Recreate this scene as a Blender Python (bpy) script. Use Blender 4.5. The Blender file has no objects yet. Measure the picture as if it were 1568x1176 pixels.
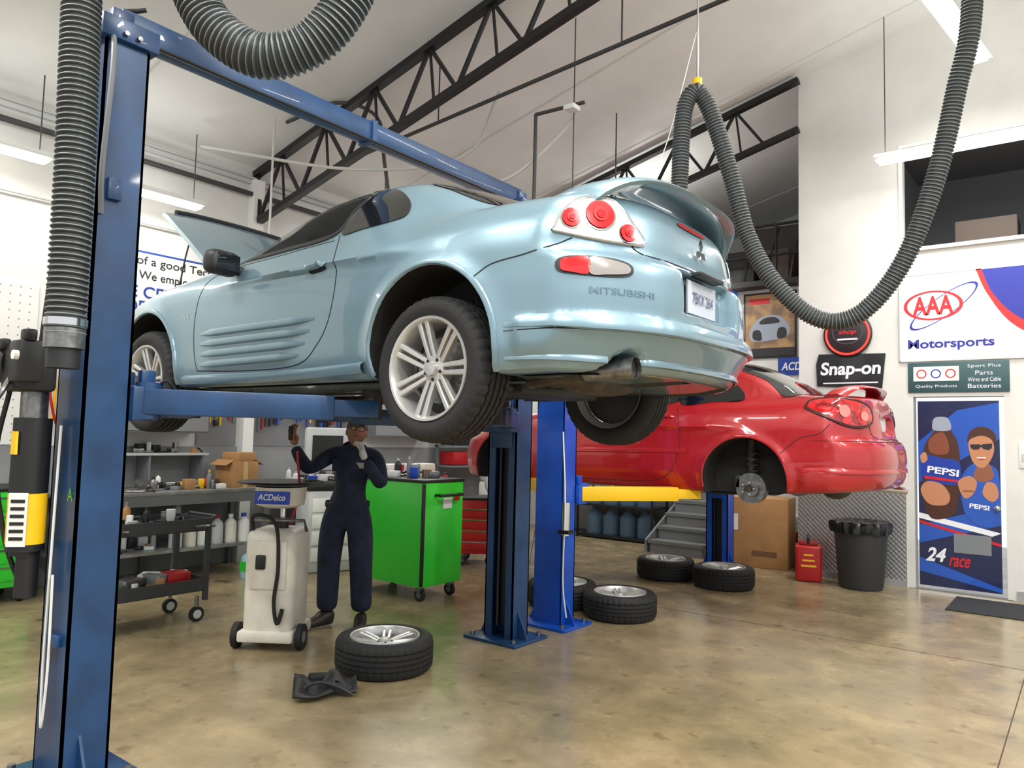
import bpy, bmesh, math, random
import numpy as np
from mathutils import Vector, Matrix, Euler
from mathutils.bvhtree import BVHTree
random.seed(3)
S=bpy.context.scene
COL=S.collection
pi=math.pi
def lin(c):
    c=c/255.0
    return c/12.92 if c<=.04045 else ((c+.055)/1.055)**2.4
def rgb(r,g,b): return (lin(r),lin(g),lin(b),1)
def P(X,Y,z=0): return Vector((.7912*X-.6115*Y,.6115*X+.7912*Y,z))

# ------------------------------------------------------------ materials
MATS={}
def M(name,col,rough=.5,metal=0,coat=0,emit=0,noise=None,bump=None,alpha=1,spec=.5,trans=0,mapscale=None):
    if name in MATS: return MATS[name]
    m=bpy.data.materials.new(name); m.use_nodes=True
    nt=m.node_tree; b=nt.nodes['Principled BSDF']
    c=rgb(*col)
    b.inputs['Base Color'].default_value=c
    b.inputs['Roughness'].default_value=rough
    b.inputs['Metallic'].default_value=metal
    b.inputs['Coat Weight'].default_value=coat
    b.inputs['Coat Roughness'].default_value=.04
    b.inputs['Specular IOR Level'].default_value=spec
    b.inputs['Alpha'].default_value=alpha
    b.inputs['Transmission Weight'].default_value=trans
    if emit:
        b.inputs['Emission Color'].default_value=c
        b.inputs['Emission Strength'].default_value=emit
    if noise or bump:
        tc=nt.nodes.new('ShaderNodeTexCoord')
        mp=nt.nodes.new('ShaderNodeMapping')
        if mapscale: mp.inputs['Scale'].default_value=mapscale
        nt.links.new(tc.outputs['Object'],mp.inputs['Vector'])
    if noise:
        sc,col2,lo,hi=noise
        n=nt.nodes.new('ShaderNodeTexNoise'); n.inputs['Scale'].default_value=sc; n.inputs['Detail'].default_value=6
        r=nt.nodes.new('ShaderNodeValToRGB')
        r.color_ramp.elements[0].position=lo; r.color_ramp.elements[0].color=rgb(*col2)
        r.color_ramp.elements[1].position=hi; r.color_ramp.elements[1].color=c
        nt.links.new(mp.outputs[0],n.inputs['Vector']); nt.links.new(n.outputs['Fac'],r.inputs[0])
        nt.links.new(r.outputs[0],b.inputs['Base Color'])
    if bump:
        n=nt.nodes.new('ShaderNodeTexNoise'); n.inputs['Scale'].default_value=bump[0]; n.inputs['Detail'].default_value=3
        bp=nt.nodes.new('ShaderNodeBump'); bp.inputs['Strength'].default_value=bump[1]; bp.inputs['Distance'].default_value=.01
        nt.links.new(mp.outputs[0],n.inputs['Vector']); nt.links.new(n.outputs['Fac'],bp.inputs['Height'])
        nt.links.new(bp.outputs[0],b.inputs['Normal'])
    MATS[name]=m
    return m
white=M('white_paint',(228,228,224),.6)
wallw=M('wall_white',(220,220,215),.75,noise=(1.2,(206,206,201),.3,.6),bump=(40,.05))
wallg=M('wall_gray',(150,152,152),.7,noise=(2,(130,132,133),.3,.7))
ceilm=M('ceiling_insulation',(234,235,233),.8,noise=(.8,(217,218,216),.3,.65),bump=(3,.3))
black=M('black_steel',(22,22,24),.45)
rubber=M('rubber_black',(26,26,27),.72,bump=(120,.2))
dark=M('dark_plastic',(30,30,32),.5)
liner=M('wheel_liner',(24,24,25),.85)
gray=M('gray_plastic',(120,122,125),.5)
lgray=M('light_gray',(190,192,192),.5)
chrome=M('chrome',(215,215,215),.15,metal=1)
alu=M('alloy_silver',(200,199,196),.32,metal=.6)
steel=M('steel',(150,150,150),.35,metal=.9,noise=(30,(105,103,100),.3,.7))
rust=M('exhaust_steel',(90,80,72),.6,metal=.5,noise=(14,(52,44,38),.3,.7))
liftb=M('lift_blue',(22,64,108),.4,coat=.15,noise=(5,(17,50,87),.3,.6),bump=(25,.05))
liftb2=M('lift_blue_bright',(16,78,182),.36,coat=.25,noise=(5,(13,66,160),.3,.6))
yellow=M('yellow_paint',(238,190,20),.4)
green=M('cabinet_green',(48,200,50),.35,coat=.3)
red=M('red_plastic',(176,25,28),.4)
blue=M('blue_plastic',(30,70,180),.4)
navy=M('navy_cloth',(32,41,64),.9,bump=(45,.45),noise=(9,(22,28,46),.35,.6))
skinm=M('skin_brown',(146,98,74),.55)
glovem=M('glove_gray',(190,188,186),.7)
card=M('cardboard',(176,132,84),.8,noise=(6,(160,118,74),.3,.7))
tapem=M('box_tape',(200,170,120),.4)
glow=M('lamp_tube',(255,252,244),.5,emit=14)
hosem=M('hose_black',(52,56,56),.5)
hosel=M('hose_ridge',(108,114,114),.45)

# ------------------------------------------------------------ builder
def frame(o,ex,ey):
    ex=Vector(ex).normalized(); ey=Vector(ey).normalized(); ez=ex.cross(ey)
    m=Matrix((ex,ey,ez)).transposed().to_4x4(); m.translation=Vector(o); return m
def catmull(pts,n,closed=False):
    pts=[Vector(p) for p in pts]; out=[]; L=len(pts)
    rng=range(L) if closed else range(L-1)
    for i in rng:
        if closed: a,b,c,d=pts[i-1],pts[i],pts[(i+1)%L],pts[(i+2)%L]
        else:
            b,c=pts[i],pts[i+1]; a=pts[i-1] if i>0 else b*2-c; d=pts[i+2] if i+2<L else c*2-b
        for k in range(n):
            t=k/n
            out.append(.5*((2*b)+(c-a)*t+(2*a-5*b+4*c-d)*t*t+(3*b-a-3*c+d)*t**3))
    if not closed: out.append(pts[-1])
    return out
def resample(pts,step):
    d=[0]
    for i in range(1,len(pts)): d.append(d[-1]+(pts[i]-pts[i-1]).length)
    n=max(2,int(d[-1]/step)); out=[]; j=0
    for k in range(n+1):
        s=d[-1]*k/n
        while j<len(d)-2 and d[j+1]<s: j+=1
        t=(s-d[j])/max(1e-9,d[j+1]-d[j]); out.append(pts[j].lerp(pts[j+1],min(1,t)))
    return out
def textgeo(body,shear=0,bold=0):
    cu=bpy.data.curves.new('t','FONT'); cu.body=body; cu.shear=shear; cu.offset=bold; cu.align_x='CENTER'
    cu.resolution_u=4
    o=bpy.data.objects.new('t',cu); COL.objects.link(o)
    dg=bpy.context.evaluated_depsgraph_get(); dg.update()
    me=bpy.data.meshes.new_from_object(o.evaluated_get(dg))
    v=np.array([tuple(q.co) for q in me.vertices]); f=[tuple(p.vertices) for p in me.polygons]
    bpy.data.objects.remove(o); bpy.data.curves.remove(cu); bpy.data.meshes.remove(me)
    mn=v.min(0); mx=v.max(0); c=(mn+mx)/2
    return v-c,f,(mx-mn)
class B:
    def __init__(s): s.bm=bmesh.new(); s.mats=[]
    def mi(s,m):
        if m not in s.mats: s.mats.append(m)
        return s.mats.index(m)
    def mesh(s,vs,fs,m,mx=None):
        i=s.mi(m); vv=[s.bm.verts.new((mx@Vector(v)) if mx else v) for v in vs]; out=[]
        for f in fs:
            try:
                F=s.bm.faces.new([vv[k] for k in f]); F.material_index=i; out.append(F)
            except ValueError: pass
        return vv,out
    def box(s,c,sz,m,rot=(0,0,0),bev=0,mx=None,seg=2):
        q=Matrix.Translation(c)@Euler(rot).to_matrix().to_4x4()
        if mx: q=mx@q
        x,y,z=[k/2 for k in sz]
        vs=[(-x,-y,-z),(x,-y,-z),(x,y,-z),(-x,y,-z),(-x,-y,z),(x,-y,z),(x,y,z),(-x,y,z)]
        fs=[(0,3,2,1),(4,5,6,7),(0,1,5,4),(1,2,6,5),(2,3,7,6),(3,0,4,7)]
        vv,ff=s.mesh(vs,fs,m,q)
        if bev>0:
            es=list({e for f in ff for e in f.edges})
            r=bmesh.ops.bevel(s.bm,geom=es,offset=bev,segments=seg,profile=.5,affect='EDGES',clamp_overlap=True)
            for f in r['faces']: f.material_index=s.mi(m)
    def bx(s,x0,x1,y0,y1,z0,z1,m,bev=0): s.box(((x0+x1)/2,(y0+y1)/2,(z0+z1)/2),(abs(x1-x0),abs(y1-y0),abs(z1-z0)),m,bev=bev)
    def cyl(s,p0,p1,r,m,r1=None,n=20,caps=True):
        p0=Vector(p0);p1=Vector(p1); r1=r if r1 is None else r1
        d=(p1-p0).normalized(); a=d.orthogonal().normalized(); b=d.cross(a)
        vs=[];fs=[]
        for p,rr in((p0,r),(p1,r1)):
            for k in range(n):
                t=2*pi*k/n; vs.append(p+a*(rr*math.cos(t))+b*(rr*math.sin(t)))
        for k in range(n): fs.append((k,(k+1)%n,n+(k+1)%n,n+k))
        if caps: fs+= [tuple(range(n))[::-1],tuple(range(n,2*n))]
        s.mesh(vs,fs,m)
    def tube(s,pts,r,m,n=8,sub=6,caps=True,smooth=True,rfun=None,step=None,mfun=None):
        pts=catmull(pts,sub) if smooth else [Vector(p) for p in pts]
        if step: pts=resample(pts,step)
        vs=[];fs=[]; L=len(pts); a=None
        for i,p in enumerate(pts):
            d=(pts[min(i+1,L-1)]-pts[max(i-1,0)]).normalized()
            if a is None: a=d.orthogonal().normalized()
            a=(a-d*a.dot(d)).normalized(); b=d.cross(a)
            rr=rfun(i,L) if rfun else r
            for k in range(n):
                t=2*pi*k/n; vs.append(p+a*(rr*math.cos(t))+b*(rr*math.sin(t)))
        for i in range(L-1):
            for k in range(n): fs.append((i*n+k,i*n+(k+1)%n,(i+1)*n+(k+1)%n,(i+1)*n+k))
        if caps: fs+=[tuple(range(n))[::-1],tuple(range((L-1)*n,L*n))]
        vv,ff=s.mesh(vs,fs,m)
        if mfun:
            for q,f in enumerate(ff[:(L-1)*n]):
                mm=mfun(q//n)
                if mm: f.material_index=s.mi(mm)
    def lathe(s,prof,m,mx,n=40,rad=None,close=False):
        vs=[];fs=[];L=len(prof)
        for k in range(n):
            t=2*pi*k/n
            for j,(r,z) in enumerate(prof):
                rr=r+(rad(j,k) if rad else 0)
                vs.append((rr*math.cos(t),rr*math.sin(t),z))
        for k in range(n):
            k2=(k+1)%n
            for j in range(L-1): fs.append((k*L+j,k2*L+j,k2*L+j+1,k*L+j+1))
        s.mesh(vs,fs,m,mx)
    def prism(s,poly,d,m,mx,z0=0):
        n=len(poly)
        vs=[(p[0],p[1],z0) for p in poly]+[(p[0],p[1],z0+d) for p in poly]
        fs=[tuple(range(n))[::-1],tuple(range(n,2*n))]+[(k,(k+1)%n,n+(k+1)%n,n+k) for k in range(n)]
        s.mesh(vs,fs,m,mx)
    def poly(s,pts,m,mx=None): s.mesh(pts,[tuple(range(len(pts)))],m,mx)
    def text(s,body,w,h,m,mx,shear=0,bold=0,cx=0,cy=0,z=.004):
        v,f,sz=textgeo(body,shear,bold)
        sx=w/sz[0]; sy=(h/sz[1]) if h else sx
        s.mesh([(a[0]*sx+cx,a[1]*sy+cy,z) for a in v],f,m,mx)
    def ball(s,c,r,m,n=16,sc=(1,1,1),mx=None):
        prof=[(max(1e-4,math.sin(pi*k/n)),-math.cos(pi*k/n)) for k in range(n+1)]
        q=Matrix.Translation(c)@Matrix.Diagonal((r*sc[0],r*sc[1],r*sc[2],1))
        if mx: q=mx@q
        s.lathe(prof,m,q,n=n*2)
    def finish(s,name,loc=(0,0,0),rz=0,parent=None,ang=35,weld=True):
        if weld: bmesh.ops.remove_doubles(s.bm,verts=s.bm.verts,dist=1e-5)
        bmesh.ops.recalc_face_normals(s.bm,faces=s.bm.faces)
        me=bpy.data.meshes.new(name); s.bm.to_mesh(me); s.bm.free()
        for m in s.mats: me.materials.append(m)
        me.polygons.foreach_set('use_smooth',[True]*len(me.polygons)); me.set_sharp_from_angle(angle=math.radians(ang))
        o=bpy.data.objects.new(name,me); COL.objects.link(o); o.location=loc; o.rotation_euler=(0,0,rz)
        if parent: o.parent=parent
        return o
def empty(name,loc,rz=0):
    o=bpy.data.objects.new(name,None); COL.objects.link(o); o.location=loc; o.rotation_euler=(0,0,rz); o.empty_display_size=.1
    return o

# ------------------------------------------------------------ room
XL=-8.1; YB=9.35; YM=11.0; XC=-2.81
def roofz(x): return 4.78+.25*(x-XL)
def floor_mat():
    m=bpy.data.materials.new('polished_concrete'); m.use_nodes=True; nt=m.node_tree; b=nt.nodes['Principled BSDF']
    N=nt.nodes.new; L=nt.links.new
    tc=N('ShaderNodeTexCoord')
    n1=N('ShaderNodeTexNoise'); n1.inputs['Scale'].default_value=2.4; n1.inputs['Detail'].default_value=14; n1.inputs['Roughness'].default_value=.66; n1.inputs['Distortion'].default_value=.3
    r1=N('ShaderNodeValToRGB'); e=r1.color_ramp.elements
    e[0].position=.30; e[0].color=rgb(128,117,93); e[1].position=.70; e[1].color=rgb(172,154,122)
    k=e.new(.5); k.color=rgb(150,134,105)
    n2=N('ShaderNodeTexNoise'); n2.inputs['Scale'].default_value=.4; n2.inputs['Detail'].default_value=4
    r2=N('ShaderNodeValToRGB'); r2.color_ramp.elements[0].position=.36; r2.color_ramp.elements[0].color=(.80,.83,.78,1); r2.color_ramp.elements[1].position=.64; r2.color_ramp.elements[1].color=(1.0,.97,.92,1)
    mx=N('ShaderNodeMix'); mx.data_type='RGBA'; mx.blend_type='MULTIPLY'; mx.inputs[0].default_value=1
    n3=N('ShaderNodeTexNoise'); n3.inputs['Scale'].default_value=9; n3.inputs['Detail'].default_value=8
    r3=N('ShaderNodeValToRGB'); r3.color_ramp.elements[0].position=.28; r3.color_ramp.elements[0].color=(.66,.63,.6,1); r3.color_ramp.elements[1].position=.40; r3.color_ramp.elements[1].color=(1,1,1,1)
    n4=N('ShaderNodeTexNoise'); n4.inputs['Scale'].default_value=2.2; n4.inputs['Detail'].default_value=2
    r4=N('ShaderNodeValToRGB'); r4.color_ramp.elements[0].position=.24; r4.color_ramp.elements[0].color=(.35,.33,.32,1); r4.color_ramp.elements[1].position=.29; r4.color_ramp.elements[1].color=(1,1,1,1)
    mx2=N('ShaderNodeMix'); mx2.data_type='RGBA'; mx2.blend_type='MULTIPLY'; mx2.inputs[0].default_value=1
    mx3=N('ShaderNodeMix'); mx3.data_type='RGBA'; mx3.blend_type='MULTIPLY'; mx3.inputs[0].default_value=.8
    for n in(n1,n2,n3,n4): L(tc.outputs['Object'],n.inputs['Vector'])
    L(n1.outputs['Fac'],r1.inputs[0]); L(n2.outputs['Fac'],r2.inputs[0]); L(n3.outputs['Fac'],r3.inputs[0]); L(n4.outputs['Fac'],r4.inputs[0])
    L(r1.outputs[0],mx.inputs[6]); L(r2.outputs[0],mx.inputs[7]); L(mx.outputs[2],mx2.inputs[6]); L(r3.outputs[0],mx2.inputs[7])
    L(mx2.outputs[2],mx3.inputs[6]); L(r4.outputs[0],mx3.inputs[7]); L(mx3.outputs[2],b.inputs['Base Color'])
    mr=N('ShaderNodeMapRange'); mr.inputs['From Min'].default_value=.3; mr.inputs['From Max'].default_value=.7; mr.inputs['To Min'].default_value=.14; mr.inputs['To Max'].default_value=.32
    L(n1.outputs['Fac'],mr.inputs[0]); L(mr.outputs[0],b.inputs['Roughness'])
    bp=N('ShaderNodeBump'); bp.inputs['Strength'].default_value=.06; bp.inputs['Distance'].default_value=.02
    L(n3.outputs['Fac'],bp.inputs['Height']); L(bp.outputs[0],b.inputs['Normal'])
    b.inputs['Specular IOR Level'].default_value=.55
    return m
concm=floor_mat()
jointm=M('floor_joint',(66,54,40),.8)
b=B(); b.bx(XL-.2,8,-6,14.2,-.1,0,concm)
for yy in(6.5,1.0): b.bx(XL,8,yy-.003,yy+.003,0,.0012,jointm)
b.bx(-.4-.003,-.4+.003,-6,9.3,0,.0012,jointm)
b.finish('floor')
b=B(); b.bx(XL-.2,XL,-6,14.2,0,4.9,wallw); b.bx(XL,XL+.008,-6,14,0,1.35,wallg)
b.finish('wall_left')
b=B()
dx0,dx1,dz=-1.57,-.72,2.1
wx0,wx1,wz0,wz1=-1.66,3.0,3.78,4.95
b.bx(XC,dx0,YB,YB+.18,0,wz0,wallw); b.bx(dx1,8,YB,YB+.18,0,wz0,wallw); b.bx(dx0,dx1,YB,YB+.18,dz,wz0,wallw)
b.bx(XC,wx0,YB,YB+.18,wz0,wz1,wallw); b.bx(wx1,8,YB,YB+.18,wz0,wz1,wallw)
b.prism([(XC,wz1),(8,wz1),(8,7.2),(1.6,roofz(1.6)+.05),(XC,roofz(XC)+.05)],.18,wallw,frame((0,YB+.18,0),(1,0,0),(0,0,1)))
b.bx(XC,XC+.15,YB+.18,14,0,6.0,wallw)
b.finish('wall_right')
b=B(); b.bx(XL,XC,YM,YM+.15,0,3.9,wallw); b.bx(XL,XC+.1,13.9,14.1,0,6.2,wallw)
b.finish('wall_back')
b=B(); b.bx(XL,XC,YM-.3,YM+3,3.82,3.9,black); b.finish('trim_1')
b=B()
b.prism([(XL-.2,roofz(XL-.2)),(1.6,roofz(1.6)),(8,7.2),(8,7.35),(1.6,roofz(1.6)+.15),(XL-.2,roofz(XL-.2)+.15)],20.2,ceilm,frame((0,14.2,0),(1,0,0),(0,0,1)))
seam=M('ceiling_seam',(212,213,210),.8)
for yy in np.arange(-4,14,1.85):
    L=math.hypot(9.8,2.45); b.box(((XL+1.6)/2,yy,roofz((XL+1.6)/2)-.006),(L,.02,.01),seam,rot=(0,-math.atan(.25),0))
b.finish('ceiling')
mez=M('mezz_gray',(125,125,128),.8); mezd=M('mezz_dark',(98,86,80),.8)
b=B(); b.bx(wx0-.3,wx1+.3,YB+2.6,YB+2.7,3.3,5.6,mez); b.bx(wx0-.3,wx1+.3,YB+.2,YB+2.6,3.5,3.56,mezd); b.bx(wx0-.3,wx1+.3,YB+.2,YB+2.6,5.3,5.36,mez)
b.bx(wx0-.3,wx0-.25,YB+.2,YB+2.6,3.5,5.3,mez)
for i,x in enumerate((-1.2,-.5,.3,1.1)): b.bx(x,x+.6,YB+.5,YB+1.0,3.56,4.15+.14*(i%2),mezd,bev=.01)
b.finish('office_mezzanine')
b=B()
b.bx(wx0-.03,wx1+.03,YB-.04,YB+.1,wz0-.04,wz0,white); b.bx(wx0-.03,wx1+.03,YB-.02,YB+.05,wz1,wz1+.04,white); b.bx(wx0-.03,wx0+.01,YB-.02,YB+.05,wz0,wz1,white)
b.finish('window_1')
dp=bpy.data.materials.new('diamond_plate'); dp.use_nodes=True
nt=dp.node_tree; bs=nt.nodes['Principled BSDF']; bs.inputs['Metallic'].default_value=.8; bs.inputs['Roughness'].default_value=.38; bs.inputs['Base Color'].default_value=rgb(175,177,177)
tc=nt.nodes.new('ShaderNodeTexCoord'); mp=nt.nodes.new('ShaderNodeMapping'); mp.inputs['Rotation'].default_value=(0,pi/4,0)
ck=nt.nodes.new('ShaderNodeTexVoronoi'); ck.inputs['Scale'].default_value=26; ck.inputs['Randomness'].default_value=0
bp=nt.nodes.new('ShaderNodeBump'); bp.inputs['Strength'].default_value=.7; bp.inputs['Distance'].default_value=.01
nt.links.new(tc.outputs['Object'],mp.inputs[0]); nt.links.new(mp.outputs[0],ck.inputs['Vector']); nt.links.new(ck.outputs['Distance'],bp.inputs['Height']); nt.links.new(bp.outputs[0],bs.inputs['Normal'])
b=B(); b.bx(XC,dx0-.08,YB-.012,YB,0.06,1.03,dp); b.bx(XC-.012,XC,YB-.012,YB+.18,.06,1.03,dp); b.finish('diamond_plate_panel')
b=B(); b.bx(XC,dx0-.08,YB-.02,YB,0,.07,wallg); b.bx(dx1+.08,6,YB-.02,YB,0,.1,wallg); b.finish('baseboard_right')

def truss(name,y,x0,x1):
    b=B(); dz=.1
    up=lambda x: Vector((x,y,roofz(x)-dz)); lo=lambda x: Vector((x,y,roofz(x)-dz-.62))
    def bar(p,q,w,h=None):
        d=(q-p); L=d.length; a=math.atan2(d.z,d.x); b.box(tuple((p+q)/2),(L,w,h or w),black,rot=(0,-a,0))
    bar(up(x0),up(x1),.09,.07); bar(lo(x0+.12),lo(x1),.08,.07)
    bar(up(x0+.02),lo(x0+.12),.05)
    x=x0+.1
    while x+.8<x1:
        bar(lo(x),up(x+.42),.035); bar(up(x+.42),lo(x+.8),.035); bar(up(x+.42),lo(x+.50),.022)
        x+=.8
    b.finish(name)
truss('roof_truss',5.2,XL+.02,6)
truss('roof_truss',9.2,XL+.02,XC+.05)
b=B()
b.bx(XL,XL+.12,5.13,5.27,0,4.6,white); b.finish('steel_column')
pipe=M('pipe_dark',(60,60,60),.5); pipel=M('pipe_light',(190,190,184),.5)
b=B()
pz=lambda x: 5.1+.082*(x+2.27)
b.cyl((-7.0,5.6,pz(-7)),(3.0,5.6,pz(3.0)),.02,pipe)
for x in(-5.4,-3.2,-1.0,1.2): b.cyl((x,5.6,pz(x)),(x,5.6,roofz(x)),.008,pipe)
b.finish('sprinkler_pipe')
b=B(); b.tube([(XL+.5,4.2,4.62),(-6.3,5.2,4.4),(-5.3,5.9,4.55),(-4.9,6.0,5.2)],.018,pipel)
b.tube([P(-2.6,8.2,5.0),P(-2.0,8.0,5.15),P(-1.55,8.0,5.0),P(-1.45,8.0,4.5),P(-1.4,8.0,4.2)],.02,pipe)
b.tube([P(-1.0,7.6,4.3),P(-.5,7.5,4.15),P(-.1,7.3,4.1),P(.35,7.2,4.45),P(.6,7.1,4.75)],.016,pipel)
b.finish('conduit_pipe')
b=B()
for z,r,m in((4.42,.03,pipe),(4.62,.015,pipel),(3.75,.012,pipel)): b.cyl((XL+.06,-3,z),(XL+.06,9.2,z),r,m)
b.bx(XL,XL+.05,-3,10.9,4.55,4.6,lgray)
b.finish('trim_2')
b=B(); b.cyl(P(.17,7.2,2.5),P(.17,7.2,4.72),.018,pipe); b.cyl(P(.17,7.2,4.72),P(.62,6.9,4.72),.018,pipe); b.finish('air_drop_pipe')
b=B(); b.cyl(P(.53,7.0,3.2),P(.53,7.0,5.6),.006,pipe); b.box(tuple(P(.5,6.9,4.66)),(.12,.12,.05),white,bev=.01); b.finish('hanging_cable')
b=B(); b.cyl(P(-2.6,7.8,3.4),P(-2.6,7.8,4.9),.012,pipel); b.cyl(P(1.1,8.2,3.0),P(1.1,8.2,5.2),.008,pipe); b.finish('ceiling_drop_rods')

def tube_light(p0,p1,w=.14,hang=0,power=60,up=0):
    p0=Vector(p0);p1=Vector(p1); d=(p1-p0); L=d.length; a=math.atan2(d.y,d.x)
    o=empty('fluorescent_and_fill_light',(p0+p1)/2,a)
    b=B(); b.box((0,0,.04),(L,w+.06,.05),white,bev=.01); b.box((0,0,0),(L-.06,w,.04),glow,bev=.015)
    if hang:
        b.cyl((-L/2+.1,0,.06),(-L/2+.1,0,hang),.006,pipe,n=6); b.cyl((L/2-.1,0,.06),(L/2-.1,0,hang),.006,pipe,n=6)
    b.finish('fixture',parent=o)
    for pw_,zz,rx in((power,-.05,0),(up,.1,pi)):  # second lamp faces up, added as fill to brighten the ceiling
        if not pw_: continue
        l=bpy.data.lights.new('tube_and_fill_lamp','AREA'); l.shape='RECTANGLE'; l.size=L; l.size_y=w; l.energy=pw_; l.color=(1,.985,.95)
        lo=bpy.data.objects.new('tube_and_fill_lamp',l); COL.objects.link(lo); lo.parent=o; lo.location=(0,0,zz); lo.rotation_euler=(rx,0,0)
    return o
tube_light((-1.78,8.6,4.58),(.66,8.6,4.58),hang=1.6,power=38,up=12)
tube_light((-7.6,3.25,3.93),(-7.6,4.25,3.93),power=12,hang=.8,up=4)
tube_light((-7.6,.6,3.98),(-7.6,2.75,3.98),power=14,hang=.8,up=5)
tube_light(P(2.4,5.0,5.3),P(4.5,7.08,5.3),hang=1.0,power=80,up=18)
tube_light((-7.4,6.6,4.3),(-7.4,8.6,4.3),power=50,hang=.6)  # extra lamp kept out of view, added as fill
tube_light((-5.5,9.9,4.4),(-4.6,9.9,4.4),power=50,hang=.6,up=15)
for (x,y,u) in((-.5,-.5,40),(-.5,2.2,60),(-4.6,-.2,14),(2.6,1.5,60),(2.6,5,60)):  # extra unseen strip lamps, put in for highlights on the car
    tube_light((x-1.2,y,5.1),(x+1.2,y,5.1),hang=roofz(x-1.2)-5.1-.1,power=165,up=u)
w=bpy.data.worlds.new('World'); S.world=w; w.use_nodes=True
w.node_tree.nodes['Background'].inputs[0].default_value=(.95,.97,1,1); w.node_tree.nodes['Background'].inputs[1].default_value=1.05

# ------------------------------------------------------------ hoses
def hose(name,pts,r,pitch=.024,end=None):
    b=B(); k=6
    b.tube(pts,r,hosem,n=20,sub=12,step=pitch/k,rfun=lambda i,L:r*(1+(.10 if i%k in(0,1) else (-.06 if i%k in(3,4) else .02))),mfun=lambda i: hosel if i%k==0 else None)
    if end: end(b)
    b.finish(name,weld=False,ang=60)
def nozzle(b):
    x,y=-3.28,1.28
    b.cyl((x,y,1.94),(x,y,1.86),.075,steel); b.cyl((x,y,1.9),(x,y,1.78),.062,dark); b.cyl((x,y,1.95),(x,y,1.98),.08,chrome)
hose('exhaust_hose',[(-3.28,1.28,1.92),(-3.29,1.28,2.6),(-3.31,1.27,3.4),(-3.33,1.27,4.2),(-3.3,1.4,5.5)],.07,end=nozzle)
hose('exhaust_hose',[P(-1.50,3,5.5),P(-1.48,3,4.2),P(-1.44,3,3.6),P(-1.38,3,3.40),P(-1.26,3,3.20),P(-1.06,3,3.09),P(-.85,3,3.16),P(-.70,3,3.38),P(-.62,3,3.72),P(-.58,3,4.6),P(-.55,3,5.6)],.084)
hp=[(1.2,5.75,2.6),(1.22,5.65,3.1),(1.24,5.6,3.53),(1.25,5.6,3.84),(1.28,5.6,4.12),(1.37,5.6,4.23),(1.48,5.6,4.05),(1.63,5.6,3.58),(1.76,5.6,3.11),(1.93,5.5,2.73),(2.2,5.4,2.46),(2.46,5.3,2.48),(2.69,5.15,2.81),(2.84,5.0,3.34),(2.94,4.9,3.94),(3.0,4.8,4.53),(3.05,4.8,6.3)]
def hang(b):
    q=P(1.37,5.6,4.24); b.cyl(q,(q.x,q.y,roofz(q.x)),.008,chrome,n=6); b.cyl(q-Vector((0,0,.02)),q+Vector((0,0,.09)),.035,yellow)
    b.tube([P(.75,5.6,3.0),P(1.1,5.6,3.7),P(1.36,5.6,4.7)],.004,white,n=5)
hose('exhaust_hose',[P(*p) for p in hp],.06,end=hang)

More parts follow.
